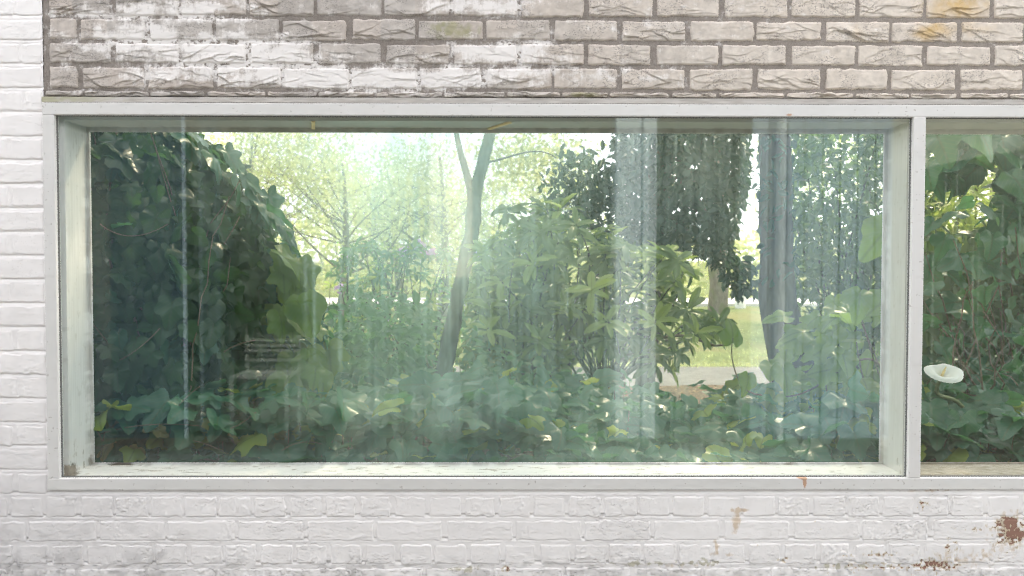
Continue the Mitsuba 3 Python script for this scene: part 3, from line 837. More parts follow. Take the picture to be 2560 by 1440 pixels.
# dead leaves on the bare soil, blades of grass at the path's edge
rng = R(77)
mat('dead_leaf', proc(lambda p, n, uv: mix((0.16, 0.10, 0.055), (0.36, 0.27, 0.17), noise(p.x * 14, p.y * 14, 0.0))), 0.8, 0.3)
n = 500
x, y = rng.uniform(-1, 4, n), rng.uniform(3.5, 7.4, n)
V, F, U = many(SMALL[0], np.stack([x, y, bed_height(x, y) + 0.012], -1), unit(rng.normal(0, 1, (n, 3)) * [1, 1, 0.1]), unit(rng.normal(0, 0.3, (n, 3)) + [0, 0, 1]), rng.uniform(0.04, 0.10, n))
add('fallen_leaves', (V, F), 'dead_leaf', smooth=True, kind='stuff', label='dry brown leaves scattered on the bare soil near the path')
labels['fallen_leaves']['category'] = 'leaves'
n = 9000
x, y = rng.uniform(-3, 6, n), np.where(rng.random(n) < 0.5, rng.normal(9.45, 0.1, n), rng.uniform(9.4, 16, n))
blade = (np.array([[0, -0.03, 0], [0, 0.03, 0], [0.55, 0.022, 0.05], [0.55, -0.022, 0.05], [1, 0, 0.25]]), np.array([[0, 1, 2], [0, 2, 3], [3, 2, 4]]), np.zeros((5, 2)))
up = unit(rng.normal(0, 0.35, (n, 3)) + [0, 0, 1])
V, F, U = many(blade, np.stack([x, y, 0 * x], -1), up, unit(rng.normal(0, 1, (n, 3))), rng.uniform(0.04, 0.10, n))
add('grass_tufts', (V, F), 'spring_leaf', kind='stuff', label='short sunlit grass blades along the far edge of the path', uv=np.zeros((len(V), 2)))
labels['grass_tufts']['category'] = 'grass'
# ---------------------------------------------------------------- ivy over its support, left
rng = R(5)
ivy = thing('ivy_mass', 'tall dark mass of broad leaved ivy pressing against the left side of the back pane', 'ivy')
edge = [(480, 318), (560, 380), (615, 430), (655, 480), (695, 530), (732, 585), (738, 645), (762, 700), (800, 770), (822, 850), (808, 940), (810, 1010), (790, 1090), (700, 1150)]
ev, eu = np.array([e[1] for e in edge]), np.array([e[0] for e in edge])
poly = [(20, -300), (300, -250), (420, 100), (440, 240)] + edge + [(60, 1180)]
uvp = inside(poly, 1500, rng)
right = np.interp(uvp[:, 1], ev, eu)
s = np.clip((right - uvp[:, 0]) / 420.0, 0, 1)                      # 0 at the lit edge, 1 deep on the left
dep = 0.30 + 0.95 * (1 - s) ** 2 * 0.8 + rng.exponential(0.13, len(s)) + 0.12 * rng.random(len(s))
pos = ats(uvp, dep)
out = np.stack([0.75 - 0.7 * s, -0.25 - 0.55 * s, 0.65 - 0.25 * s], -1)
nrm = unit(out + rng.normal(0, 0.42, pos.shape))
tip = unit(np.stack([0.45 * (1 - s), -0.1 + 0 * s, -1 + 0 * s], -1) + rng.normal(0, 0.35, pos.shape))
size = rng.uniform(0.042, 0.080, len(pos)) + 0.040 * rng.random(len(pos)) ** 3
young = rng.random(len(pos)) < 0.10
foliage(ivy, IVY, pos[~young], tip[~young], nrm[~young], size[~young], 'ivy_leaf_painted_shade', rng, 260)
foliage(ivy, IVY, pos[young], tip[young], nrm[young], size[young] * 0.9, 'ivy_leaf', rng, 40)
# the rim of the mass, leaf over leaf like shingles
k = 90
tt = np.linspace(0, 1, k)
seg = np.r_[0, np.cumsum(np.hypot(np.diff(eu), np.diff(ev)))]
pu, pv = np.interp(tt * seg[-1], seg, eu), np.interp(tt * seg[-1], seg, ev)
pos = ats(np.stack([pu - rng.uniform(0, 45, k), pv + rng.uniform(-15, 25, k)], -1), rng.uniform(0.7, 1.25, k))
nrm = unit(np.array([0.85, -0.1, 0.75]) + rng.normal(0, 0.28, (k, 3)))
tip = unit(np.array([0.5, -0.05, -0.8]) + rng.normal(0, 0.22, (k, 3)))
foliage(ivy, IVY, pos, tip, nrm, rng.uniform(0.075, 0.115, k), 'ivy_leaf', rng, 0, rest='rim_leaves')
k = 46                                                             # paler leaves hanging along the foot of the rim
uvp = inside([(690, 640), (745, 640), (800, 770), (830, 860), (815, 1000), (760, 1060), (690, 1000), (680, 800)], k, rng)
pos = ats(uvp, rng.uniform(0.45, 0.95, k))
foliage(ivy, IVY, pos, unit(np.array([0.25, -0.1, -1.0]) + rng.normal(0, 0.25, (k, 3))), unit(np.array([0.6, -0.65, 0.4]) + rng.normal(0, 0.3, (k, 3))), rng.uniform(0.075, 0.125, k), 'vine_leaf', rng, k)
# deep growth behind, its shade put into the leaf colour
uvp = inside([(0, -300), (380, -200), (420, 100)] + [(u - 60, v) for u, v in edge] + [(40, 1180)], 2600, rng)
pos = ats(uvp, rng.uniform(0.9, 2.1, 2600))
foliage(ivy, IVY, pos, unit(rng.normal(0, 0.6, pos.shape) + [0, 0, -1]), unit(rng.normal(0, 0.7, pos.shape) + [0.2, -0.5, 0.4]), rng.uniform(0.07, 0.12, 2600), 'ivy_leaf_painted_shade', rng, 0, rest='inner_leaves')
stems = []
for q in range(38):
    b0 = ats(inside([(100, 1150), (700, 1150), (700, 1190), (100, 1190)], 1, rng), np.array([rng.uniform(0.35, 1.6)]))[0]
    b1 = ats(inside(poly, 1, rng), np.array([rng.uniform(0.3, 1.2)]))[0]
    c = branch_to(b0, b1, rng, n=14) + rng.normal(0, 0.012, (14, 3))
    stems.append(tube(c, np.linspace(rng.uniform(0.003, 0.008), 0.0015, 14), 6))
add(ivy + '__stems', join(stems), 'twig', smooth=True, kind='stuff')
add(ivy + '__trunk', tube(spline([at(250, 1180, 1.5), at(330, 800, 1.5), at(300, 400, 1.6), at(350, 50, 1.6)], 30), np.linspace(0.07, 0.045, 30), 12), 'dark_bark', smooth=True)

pale = []
for (a, b, c) in (((250, 1085), (370, 1062), (500, 1065)), ((235, 1060), (250, 1090), (262, 1115)), ((430, 1040), (460, 1000), (500, 965)), ((560, 1130), (520, 1112), (470, 1100)), ((640, 850), (600, 860), (560, 880)), ((560, 610), (590, 560), (600, 540)),
                  ((700, 1130), (760, 1105), (830, 1120)), ((420, 560), (330, 590), (250, 560)), ((300, 900), (360, 860), (400, 820)), ((640, 1030), (600, 1060), (560, 1075))):
    pale.append(tube(spline([at(*a, 0.25), at(*b, 0.235), at(*c, 0.26)], 14), 0.0016, 5, cap=False))
add(ivy + '__pale_runners', join(pale), 'twig', smooth=True, kind='stuff')
n = 16
pos = ats(inside([(240, 1040), (700, 1050), (700, 1150), (240, 1150)], n, rng), rng.uniform(0.24, 0.4, n))
foliage(ivy, IVY, pos, unit(rng.normal(0, 0.5, pos.shape) + [0, 0, -0.6]), unit(rng.normal(0, 0.5, pos.shape) + [0.1, -0.7, 0.4]), rng.uniform(0.04, 0.07, n), 'withered_leaf', rng, n)

# ---------------------------------------------------------------- ivy over the ground
gi = thing('ground_ivy', 'carpet of large glossy ivy leaves spreading over the soil just behind the window', 'ivy')
n = 5200
y = 0.26 + 6.0 * rng.random(n) ** 1.35
y[:900] = rng.uniform(0.23, 1.0, 900)
x = rng.uniform(-0.62, 0.64, n) * (y + 3.0)
keep = ~((x > 0.45 + 0.1 * y) & (x < 2.2 + 0.1 * y) & (y > 2.6 + 0.4 * np.sin(x * 5))) 
x, y = x[keep], y[keep]
n = len(x)
hump = 0.06 + 0.46 * meshkit.fbm(np.stack([x * 2.2, y * 2.2, 0 * x], -1), 2, 12)
pos = np.stack([x, y, bed_height(x, y) + hump * rng.uniform(0.35, 1.0, n) + 0.03 * (y < 0.8)], -1)
nrm = unit(np.array([0.05, -0.18, 1.0]) + rng.normal(0, 0.40, (n, 3)))
tip = unit(rng.normal(0, 1, (n, 3)) * [1, 1, 0.2] + [0, -0.5, -0.25])
size = rng.uniform(0.058, 0.115, n) * np.interp(y, [0, 2.5, 5.5], [1.0, 0.95, 0.85])
young = rng.random(n) < 0.09
foliage(gi, IVY, pos[~young], tip[~young], nrm[~young], size[~young], 'ivy_leaf', rng, 250)
foliage(gi, IVY, pos[young], tip[young], nrm[young], size[young], 'ivy_young_leaf', rng, 50)
sel = rng.choice(n, 420, replace=False)
stalks = []
for i in sel:
    a = np.array([x[i] + rng.normal(0, 0.02), y[i] + rng.normal(0, 0.03), bed_height(x[i], y[i]) - 0.01])
    stalks.append(tube(spline([a, (a + pos[i]) / 2 + rng.normal(0, 0.012, 3), pos[i]], 5), 0.0017, 4, cap=False))
for q in range(40):
    a = np.array([rng.uniform(-1.6, 2.2), rng.uniform(0.25, 1.8), 0]); d = rng.uniform(-1, 1, 3) * [0.5, 0.3, 0]
    c = spline([a, a + d * 0.5 + rng.normal(0, 0.05, 3), a + d], 12); c[:, 2] = bed_height(c[:, 0], c[:, 1]) + 0.05 + 0.05 * np.sin(np.linspace(0, 3.1, 12)) * rng.random()
    stalks.append(tube(c, 0.0022, 5, cap=False))
add(gi + '__stalks', join(stalks), 'twig', smooth=True, kind='stuff')


# ---------------------------------------------------------------- shrubs built of whorls
def whorl_shrub(key, base, tips, dirs, rng, leaf_len, per, mats, share, trunks=5, lean=0.75, parts=300):
    """Branches from the base to every tip, and a ring of leaves round each tip."""
    br = []
    hubs = [base + unit(rng.normal(0, 1, 3) * [1, 1, 0.3] + [0, 0, 0.9]) * rng.uniform(0.2, 0.5) for _ in range(trunks)]
    for h in hubs:
        br.append(tube(branch_to(base, h, rng, n=6), np.linspace(0.028, 0.018, 6), 7))
    for t in tips[rng.random(len(tips)) < 0.45]:
        h = hubs[np.argmin([np.linalg.norm(h - t) * rng.uniform(0.8, 1.2) for h in hubs])]
        br.append(tube(branch_to(h, t, rng, n=8), np.linspace(0.009, 0.003, 8), 5, cap=False))
    add(key + '__branches', join(br), 'dark_bark', smooth=True, kind='stuff')
    P, Tp, N, S, G = [], [], [], [], []
    for t, d in zip(tips, dirs):
        n = rng.integers(*per)
        g = rng.random() < share
        a = np.cross(d, [0.3, 0.1, 1]); a /= np.linalg.norm(a); b = np.cross(d, a)
        for k in range(n):
            ang = k * 2.4 + rng.normal(0, 0.2)
            r = a * math.cos(ang) + b * math.sin(ang)
            el = rng.uniform(-0.25, 0.6) if not g else rng.uniform(0.1, 0.9)
            di = unit(r * lean + d * el + [0, 0, -0.12])
            P.append(t - d * rng.uniform(0, 0.05)); Tp.append(di); N.append(unit(d - di * np.dot(d, di) + rng.normal(0, 0.12, 3)))
            S.append(leaf_len * rng.uniform(0.65, 1.1)); G.append(g)
    P, Tp, N, S, G = map(np.array, (P, Tp, N, S, G))
    foliage(key, RHODO, P[~G], Tp[~G], N[~G], S[~G], mats[0], rng, int(parts * 0.65))
    foliage(key, RHODO, P[G], Tp[G], N[G], S[G], mats[1], rng, int(parts * 0.35))


rng = R(21)
rh = thing('rhododendron_shrub', 'leafy rhododendron with pale green new rosettes in the middle of the window', 'shrub')
poly = [(1190, 640), (1240, 560), (1300, 520), (1380, 500), (1450, 520), (1560, 590), (1640, 620), (1700, 625), (1730, 680), (1725, 750), (1815, 800), (1815, 840), (1740, 850), (1700, 880), (1680, 930), (1640, 900), (1560, 860), (1480, 860), (1400, 890), (1300, 870), (1200, 850), (1170, 750)]
uvp = np.vstack([inside(poly, 200, rng), inside([(1180, 720), (1250, 740), (1380, 840), (1440, 900), (1400, 940), (1300, 940), (1190, 900)], 45, rng)])
tips = ats(uvp, rng.uniform(2.3, 3.6, 245))
hero = np.array([(1440, 560), (1285, 640), (1395, 650), (1225, 770), (1700, 645), (1720, 770), (1420, 760), (1330, 650), (1560, 610), (1800, 800), (1690, 700), (1745, 830), (1690, 880), (1480, 720), (1250, 700), (1640, 800), (1350, 570), (1520, 800), (1220, 820), (1265, 520)], float)
tips = np.vstack([tips, ats(hero, rng.uniform(1.9, 2.4, len(hero)))])
base = np.array([0.50, 3.1, 0.35])
dirs = unit((tips - base) * [1, 1, 0.8] + np.array([0, -0.5, 0.9]) + rng.normal(0, 0.25, tips.shape))
whorl_shrub(rh, base, tips, dirs, rng, 0.150, (8, 12), ('rhododendron_leaf', 'rhododendron_young_leaf'), 0.33)
back = ats(inside(poly, 500, rng), rng.uniform(3.3, 4.3, 500))
foliage(rh, RHODO, back, unit(rng.normal(0, 0.7, back.shape) + [0, 0, -0.5]), unit(rng.normal(0, 0.6, back.shape) + [0, -0.4, 0.7]), rng.uniform(0.10, 0.15, 500), 'ivy_leaf_painted_shade', rng, 0, rest='inner_leaves')
arm = spline([base + [0.1, 0, 0.35], at(1640, 850, 2.7), at(1735, 845, 2.5), at(1790, 865, 2.4), at(1845, 835, 2.4)], 16)
add(rh + '__branch', tube(arm, np.linspace(0.016, 0.006, 16), 7), 'twig', smooth=True)

pr = thing('flowering_rhododendron', 'rhododendron with purple flowers in hazy light left of the forked trunk', 'shrub')
poly = [(830, 640), (900, 600), (1000, 590), (1090, 610), (1180, 640), (1190, 760), (1180, 900), (1080, 940), (950, 930), (850, 860), (820, 760)]
tips = ats(inside(poly, 200, rng), rng.uniform(4.0, 5.8, 200))
base = np.array([-1.0, 5.0, 0.1])
dirs = unit((tips - base) * [1, 1, 0.6] + [0, -0.5, 1.0] + rng.normal(0, 0.3, tips.shape))
whorl_shrub(pr, base, tips, dirs, rng, 0.115, (7, 11), ('shrub_leaf', 'rhododendron_young_leaf'), 0.2, parts=160)
petal = strip_leaf(0.30, ell(0.8, 0.5), 3, 0.3, 0.2)
for (u, v, rad, cnt) in ((1040, 622, 0.10, 24), (1075, 634, 0.06, 12), (1012, 632, 0.06, 10), (866, 648, 0.06, 10), (1190, 642, 0.04, 8), (850, 722, 0.045, 8), (972, 812, 0.04, 7)):
    c0 = at(u, v, 4.9)
    o = unit(rng.normal(0, 1, (cnt, 3)) + [0, -0.4, 0.5])
    ctr = c0 + o * rad * rng.uniform(0.6, 1.0, (cnt, 1))
    P, Tp, N = [], [], []
    for c, d in zip(ctr, o):
        a = np.cross(d, [0.3, 0.1, 1]); a /= np.linalg.norm(a); b = np.cross(d, a)
        for k in range(5):
            r = a * math.cos(k * 1.2566) + b * math.sin(k * 1.2566)
            P.append(c); Tp.append(unit(r + 0.5 * d)); N.append(d - 0.3 * r)
    V, F, U = many(petal, np.array(P), np.array(Tp), np.array(N), rng.uniform(0.022, 0.030, len(P)))
    add(pr + '__flower_truss', (V, F), 'petal', smooth=True, uv=U)


# ---------------------------------------------------------------- leafy masses: evergreen tree, hedge, climbers
def leafy(key, poly, n, y0, y1, size, templates, bsdf, rng, parts=200, down=0.5, clump=0.0, nb=None):
    uvp = inside(poly, n, rng)
    if key.startswith('nettle'):                 # nothing grows right in front of the trunk
        uvp = uvp[np.abs(uvp[:, 0] - np.interp(uvp[:, 1], [690, 965], [1155, 1104])) > 48]
        n = len(uvp)
    if clump:
        c = inside(poly, max(8, int(n * 0.03)), rng)
        uvp = c[rng.integers(0, len(c), n)] + rng.normal(0, clump, (n, 2))
    y = rng.uniform(y0, y1, n)
    pos = ats(uvp, y)
    tip = unit(rng.normal(0, 0.7, pos.shape) + [0, 0, -down])
    nrm = unit(rng.normal(0, 0.6, pos.shape) + (nb if nb is not None else [0.1, -0.3, 0.7]))
    foliage(key, templates, pos, tip, nrm, rng.uniform(*size, n), bsdf, rng, parts)
    return pos


rng = R(33)
ht = thing('evergreen_tree', 'dark dense evergreen tree hanging over the right of centre behind the rhododendron', 'tree')
main = [(1540, 320), (1600, 240), (1880, 240), (1872, 420), (1855, 520), (1835, 600), (1835, 650), (1800, 670), (1760, 640), (1700, 620), (1640, 600), (1570, 610), (1550, 560), (1530, 470)]
leafy(ht, main, 5200, 4.4, 6.0, (0.07, 0.11), HOLLY, 'holly_leaf', rng, 220, 1.0)
leafy(ht, [(1340, 470), (1420, 410), (1500, 360), (1560, 400), (1540, 600), (1460, 600), (1390, 560)], 900, 4.4, 5.6, (0.065, 0.10), HOLLY, 'holly_leaf', rng, 60, 0.8, clump=26)
leafy(ht, [(1800, 650), (1860, 640), (1895, 690), (1890, 730), (1840, 735), (1815, 700)], 150, 4.4, 4.9, (0.08, 0.12), HOLLY, 'holly_leaf', rng, 20, 1.0)
lb = []
tb = np.array([1.35, 5.6, 0.05]); tt = at(1650, 150, 5.4)
lb.append(tube(spline([tb, at(1640, 700, 5.5), at(1660, 400, 5.4), tt], 20), np.linspace(0.10, 0.06, 20), 10))
for q in range(26):
    a = spline([tb, at(1640, 700, 5.5), at(1660, 400, 5.4), tt], 20)[rng.integers(8, 19)]
    b = ats(inside(main, 1, rng), np.array([rng.uniform(4.6, 5.9)]))[0]
    lb.append(tube(branch_to(a, b, rng, n=7), np.linspace(0.022, 0.005, 7), 5, cap=False))
add(ht + '__trunk', join(lb[:1]), 'dark_bark', smooth=True)
add(ht + '__limbs', join(lb[1:]), 'dark_bark', smooth=True, kind='stuff')
uvp = np.stack([rng.uniform(1250, 1980, 1500), rng.uniform(-260, 300, 1500)], -1)      # the crown goes on above the window
pos = ats(uvp, rng.uniform(4.4, 6.2, 1500))
V, F, U = many(HOLLY[0], pos, unit(rng.normal(0, 1, pos.shape)), unit(rng.normal(0, 1, pos.shape) + [0, 0, 1]), rng.uniform(0.09, 0.14, 1500))
add(ht + '__upper_crown', (V, F), 'holly_leaf', smooth=True, kind='stuff', uv=U)

dt = thing('leaning_trunk', 'dark bare trunk leaning at the right of the window before the hedge', 'tree')
c = spline([at(2010, 1010, 2.6), at(1962, 850, 2.6), at(1948, 760, 2.6), at(1940, 560, 2.65), at(1938, 380, 2.7), at(1945, 150, 2.75)], 30)
v, f = tube(c, np.interp(np.linspace(0, 1, 30), [0, 0.15, 0.4, 1], [0.16, 0.125, 0.105, 0.095]), 18)
v = v + (meshkit.fbm(v * [9, 9, 4], 3, 8)[:, None] - 0.5) * 0.05 * unit(np.c_[v[:, 0] - 1.7, v[:, 1] - 2.65, 0 * v[:, 0]])
add(dt + '__trunk', (v, f), 'dark_bark', smooth=True)
leafy(dt, [(1880, 240), (1990, 240), (1995, 700), (1900, 700)], 260, 2.45, 2.9, (0.05, 0.08), HOLLY, 'holly_leaf', rng, 40, 1.0)

hd = thing('holly_hedge', 'dense dark hedge with small bright gaps filling the right side of the window', 'hedge')
poly = [(1965, 280), (2330, 280), (2330, 420), (2300, 1130), (2000, 1150), (1985, 900), (1990, 700), (1960, 500)]
leafy(hd, poly, 9000, 3.2, 5.6, (0.06, 0.10), HOLLY, 'hedge_leaf', rng, 240, 0.8, clump=26)
tw = []
for q in range(46):
    a = ats(inside([(1990, 1040), (2300, 1040), (2300, 1100), (1990, 1100)], 1, rng), np.array([rng.uniform(3.6, 5.0)]))[0]
    b = ats(inside(poly, 1, rng), np.array([rng.uniform(3.5, 5.1)]))[0]
    tw.append(tube(branch_to(a, b, rng, n=8), np.linspace(0.012, 0.003, 8), 5, cap=False))
add(hd + '__branches', join(tw), 'dark_bark', smooth=True, kind='stuff')

rc = thing('climbing_ivy', 'fresh green ivy climbing low on the right, with one long bare curling stem', 'ivy')
uvs = inside([(1930, 900), (2000, 800), (2080, 740), (2150, 720), (2220, 740), (2230, 1120), (1960, 1120), (1900, 1010)], 85, rng)
yy = rng.uniform(0.75, 1.5, 85)
pos = ats(uvs, yy)
foliage(rc, IVY, pos, unit(rng.normal(0, 0.5, pos.shape) + [-0.4, -0.2, -0.8]), unit(rng.normal(0, 0.35, pos.shape) + [-0.2, -0.35, 0.8]), rng.uniform(0.075, 0.12, 85), 'vine_leaf', rng, 85)
hero = [((2150, 740), 0.10, 0.6, (-0.2, -0.1, -1), (-0.1, -0.7, 0.6)), ((2212, 580), 0.125, 0.30, (-0.75, -0.1, -0.75), (-0.25, -0.85, 0.45)), ((1832, 845), 0.085, 0.9, (0.2, -0.1, 1), (0.3, -1, 0.1)), ((1870, 950), 0.075, 0.9, (-0.3, 0, -1), (0.4, -0.9, 0.2)),
        ((1960, 930), 0.095, 0.85, (0.1, -0.1, -1), (0.2, -0.9, 0.5)), ((2010, 830), 0.09, 0.85, (-0.8, 0, 0.1), (0.1, -0.5, 0.9)), ((1960, 790), 0.09, 0.9, (-0.9, 0, 0.1), (0, -0.4, 0.9))]
P = np.array([at(u, v, y) for (u, v), s, y, t, n in hero])
foliage(rc, VINE[:2], P, unit(np.array([t for *_, t, n in hero], float)), unit(np.array([n for *_, n in hero], float)), np.array([s for _, s, *_ in hero]), 'vine_leaf', rng, 10)
sv = [spline([at(2240, 1040, 1.0), at(2150, 900, 1.0), at(2000, 985, 0.95), at(1920, 990, 0.92), at(1862, 972, 0.9), at(1842, 940, 0.9), at(1830, 895, 0.9), at(1832, 845, 0.9)], 40)]
add(rc + '__stem', tube(sv[0], np.linspace(0.006, 0.0022, 40), 7), 'twig', smooth=True)
sv = [tube(branch_to(at(2150 + 20 * q, 1150, 1.2), pos[rng.integers(0, 85)], rng, n=9), np.linspace(0.006, 0.002, 9), 5) for q in range(12)]
add(rc + '__stems', join(sv), 'twig', smooth=True, kind='stuff')

rng = R(44)
lv = thing('large_leaved_vine', 'big heart shaped leaves hanging behind the narrow right hand pane', 'vine')
hero = [((2345, 345), 0.26, 0.45, (0.3, 0, -1), (-0.3, -0.8, 0.5)), ((2440, 320), 0.30, 0.6, (0.5, 0, -0.8), (0.2, -0.9, 0.4)), ((2320, 420), 0.20, 0.7, (0.2, 0, -1), (-0.5, -0.7, 0.5)), ((2420, 505), 0.11, 0.5, (-0.7, 0.2, -0.5), (0.1, 0.7, 0.7)),
        ((2400, 530), 0.15, 0.6, (-1, 0.1, -0.1), (0, -0.35, 1)), ((2470, 520), 0.17, 0.7, (0.9, 0, -0.4), (0.3, -0.6, 0.8)), ((2540, 450), 0.22, 0.6, (0.3, 0, -1), (-0.2, -0.8, 0.6)), ((2480, 600), 0.18, 0.8, (-0.2, 0, -1), (0, -0.9, 0.3)),
        ((2360, 600), 0.16, 0.8, (-0.3, 0, -1), (-0.2, -0.9, 0.35)), ((2550, 580), 0.20, 0.9, (0.1, 0, -1), (0.3, -0.9, 0.3)), ((2330, 560), 0.14, 0.8, (-0.6, 0, -0.8), (-0.4, -0.6, 0.6)), ((2430, 660), 0.15, 0.9, (0.4, 0, -1), (0.1, -0.9, 0.3))]
P = np.array([at(u, v, y) for (u, v), s, y, t, n in hero])
foliage(lv, VINE, P, unit(np.array([t for *_, t, n in hero], float)), unit(np.array([n for *_, n in hero], float)), np.array([s * 0.48 for _, s, *_ in hero]), 'ivy_leaf', rng, 20)
leafy(lv, [(2480, 290), (2700, 250), (2700, 560), (2520, 560)], 110, 0.9, 1.8, (0.09, 0.14), VINE, 'ivy_leaf', rng, 60, 0.8)
leafy(lv, [(2310, 290), (2480, 290), (2440, 440), (2310, 470)], 60, 1.2, 1.8, (0.09, 0.13), VINE, 'ivy_leaf', rng, 60, 0.8)
leafy(lv, [(2310, 620), (2640, 560), (2640, 1120), (2310, 1120)], 110, 0.9, 1.7, (0.07, 0.12), VINE, 'ivy_leaf', rng, 110, 0.8)
tw = []
for q in range(60):
    a = ats(inside([(2290, 1120), (2700, 1120), (2700, 1170), (2290, 1170)], 1, rng), np.array([rng.uniform(0.8, 2.2)]))[0]
    b = ats(inside([(2290, 560), (2700, 480), (2700, 1100), (2290, 1100)], 1, rng), np.array([rng.uniform(0.6, 2.2)]))[0]
    tw.append(tube(branch_to(a, b, rng, n=10) + rng.normal(0, 0.012, (10, 3)), np.linspace(rng.uniform(0.003, 0.009), 0.002, 10), 5, cap=False))
add(lv + '__stems', join(tw), 'twig', smooth=True, kind='stuff')
us = thing('nettle_bed', 'low bed of pale green serrated leaves between the forked trunk and the window', 'undergrowth')
leafy(us, [(820, 760), (950, 740), (1180, 800), (1250, 880), (1380, 910), (1440, 960), (1690, 990), (1680, 1050), (1300, 1060), (820, 1070)], 3200, 1.7, 4.2, (0.055, 0.10), SMALL, 'shrub_leaf', rng, 200, 0.2, nb=[0.1, -0.2, 1.2])
st2 = [tube(branch_to(a * [1, 1, 0] + [0, 0, bed_height(a[0], a[1])], a, rng, n=5), 0.003, 4, cap=False) for a in ats(inside([(840, 820), (1300, 920), (1650, 960), (840, 960)], 160, rng), rng.uniform(2.8, 4.4, 160))]
add(us + '__stems', join(st2), 'green_stem', smooth=True, kind='stuff')
th = thing('bramble_thicket', 'brown shaded thicket of leaves and stems deep behind the right hand pane', 'thicket')
leafy(th, [(2310, 600), (2520, 560), (2540, 200), (2820, 200), (2760, 1150), (2300, 1150)], 5200, 1.7, 3.2, (0.08, 0.13), HOLLY, 'hedge_leaf', rng, 120, 0.6)
gp = thing('bamboo_clump', 'pale sunlit clump of narrow yellow green leaves behind the right hand pane', 'plant')
n = 420
pos = ats(inside([(2290, 440), (2540, 420), (2600, 560), (2300, 640)], n, rng), rng.uniform(3.4, 4.6, n))
NARROW = [strip_leaf(0.05, ell(0.5, 0.8), 4, 0.3, 0.35, 0, 0, 1)]
foliage(gp, NARROW, pos, unit(rng.normal(0, 0.7, pos.shape) + [-0.2, -0.2, -0.2]), unit(rng.normal(0, 0.6, pos.shape) + [0, -0.3, 1]), rng.uniform(0.18, 0.34, n), 'rhododendron_young_leaf', rng, 150)
cs = [tube(spline([at(u, 1000, 4.0) * [1, 1, 0] + [0, 0, 0.2], at(u + rng.normal(0, 20), 700, 4.0), at(u + rng.normal(0, 50), 430, 4.0)], 8), 0.008, 6) for u in range(2300, 2600, 28)]
add(gp + '__canes', join(cs), 'green_stem', smooth=True, kind='stuff')

# calla lily
ly = thing('calla_lily', 'single white calla lily just right of the mullion in the lower pane', 'flower')
L0 = at(2352, 945, 0.40)
th_ = np.linspace(-np.pi, np.pi, 33); rr = np.linspace(0, 1, 9)
TH, RR = np.meshgrid(th_, rr, indexing='ij')
rad = 0.010 + RR ** 1.2 * (0.052 - 0.018 * np.exp(-((TH - 1.9) / 0.5) ** 2) + 0.012 * np.exp(-((TH - 0.35) / 0.35) ** 2))
lx, lyy = rad * np.cos(TH) * 1.15, rad * np.sin(TH) * 0.95
lz = 0.050 * RR ** 0.7 - 0.024 * RR ** 5
P = np.stack([lx, lyy, lz], -1)
rot = trimesh.transformations.euler_matrix(math.radians(33), math.radians(4), math.radians(0))[:3, :3]
P = P.reshape(-1, 3) @ rot.T + L0
i, j = np.meshgrid(np.arange(32), np.arange(8), indexing='ij')
a = i * 9 + j
f = np.stack([a, a + 9, a + 10, a + 1], -1).reshape(-1, 4)
add(ly + '__spathe', (P, np.vstack([f[:, [0, 1, 2]], f[:, [0, 2, 3]]])), 'lily_white', smooth=True, uv=np.stack([TH, RR], -1).reshape(-1, 2))
ax = rot @ np.array([0, 0, 1.0])
add(ly + '__spadix', tube([L0, L0 + ax * 0.03, L0 + ax * 0.055], [0.005, 0.0045, 0.002], 10), 'lily_yellow', smooth=True)
add(ly + '__stem', tube(spline([L0, L0 - ax * 0.04, at(2400, 1010, 0.6), at(2430, 1100, 0.65), at(2440, 1220, 0.68)], 18), np.linspace(0.007, 0.010, 18), 10), 'green_stem', smooth=True)
# ---------------------------------------------------------------- trunks and trees farther off
rng = R(55)

def limb(points, w0, w1, y=None, n=20, sides=12, seed=1, rough=0.42):
    c = spline(points, n)
    r = np.linspace(w0, w1, n)
    v, f = tube(c, r, sides)
    k = np.minimum(np.arange(len(v)) // sides, n - 1)
    d = unit(v - c[k])
    return v + d * (meshkit.fbm(v * 9, 3, seed)[:, None] - 0.5) * r[k][:, None] * rough * 2, f


mat('pale_bark', proc(lambda p, n, uv: bark_color(p, n, uv) * 0.5), 0.9, 0.2, bark_bump, 1.0, eps=2e-3)
fk = thing('forked_tree', 'slim grey leaning tree trunk forking into two bare limbs against the white sky', 'tree')
FD = 2.6
add(fk + '__trunk', limb([at(1102, 985, FD), at(1119, 880, FD), at(1136, 790, FD), at(1155, 695, FD), at(1172, 620, FD), at(1183, 550, FD), at(1184, 500, FD), at(1182, 470, FD)], 0.056, 0.042, n=34, sides=18, seed=4), 'pale_bark', smooth=True)
add(fk + '__limb', limb([at(1180, 500, FD), at(1168, 440, FD), at(1152, 385, FD), at(1142, 340, FD), at(1128, 250, FD)], 0.025, 0.013, seed=5), 'pale_bark', smooth=True)
add(fk + '__limb', limb([at(1188, 500, FD), at(1203, 420, FD), at(1218, 365, FD), at(1228, 310, FD), at(1250, 150, FD)], 0.040, 0.030, seed=6), 'pale_bark', smooth=True)
tw = [tube(spline([at(1222, 405, FD), at(1262, 395, FD - 0.1), at(1310, 382, FD - 0.2), at(1390, 395, FD - 0.4)], 12), np.linspace(0.008, 0.003, 12), 6),
      tube(spline([at(1180, 455, FD), at(1195, 430, FD), at(1200, 370, FD)], 8), np.linspace(0.007, 0.003, 8), 6)]
add(fk + '__twigs', join(tw), 'bark', smooth=True, kind='stuff')
n = 900
pos = np.vstack([ats(np.stack([rng.normal(1330, 70, n), rng.normal(395, 35, n)], -1), rng.uniform(5.8, 6.8, n)), ats(np.stack([rng.uniform(1000, 1500, n), rng.uniform(-300, 120, n)], -1), rng.uniform(5.5, 8, n))])
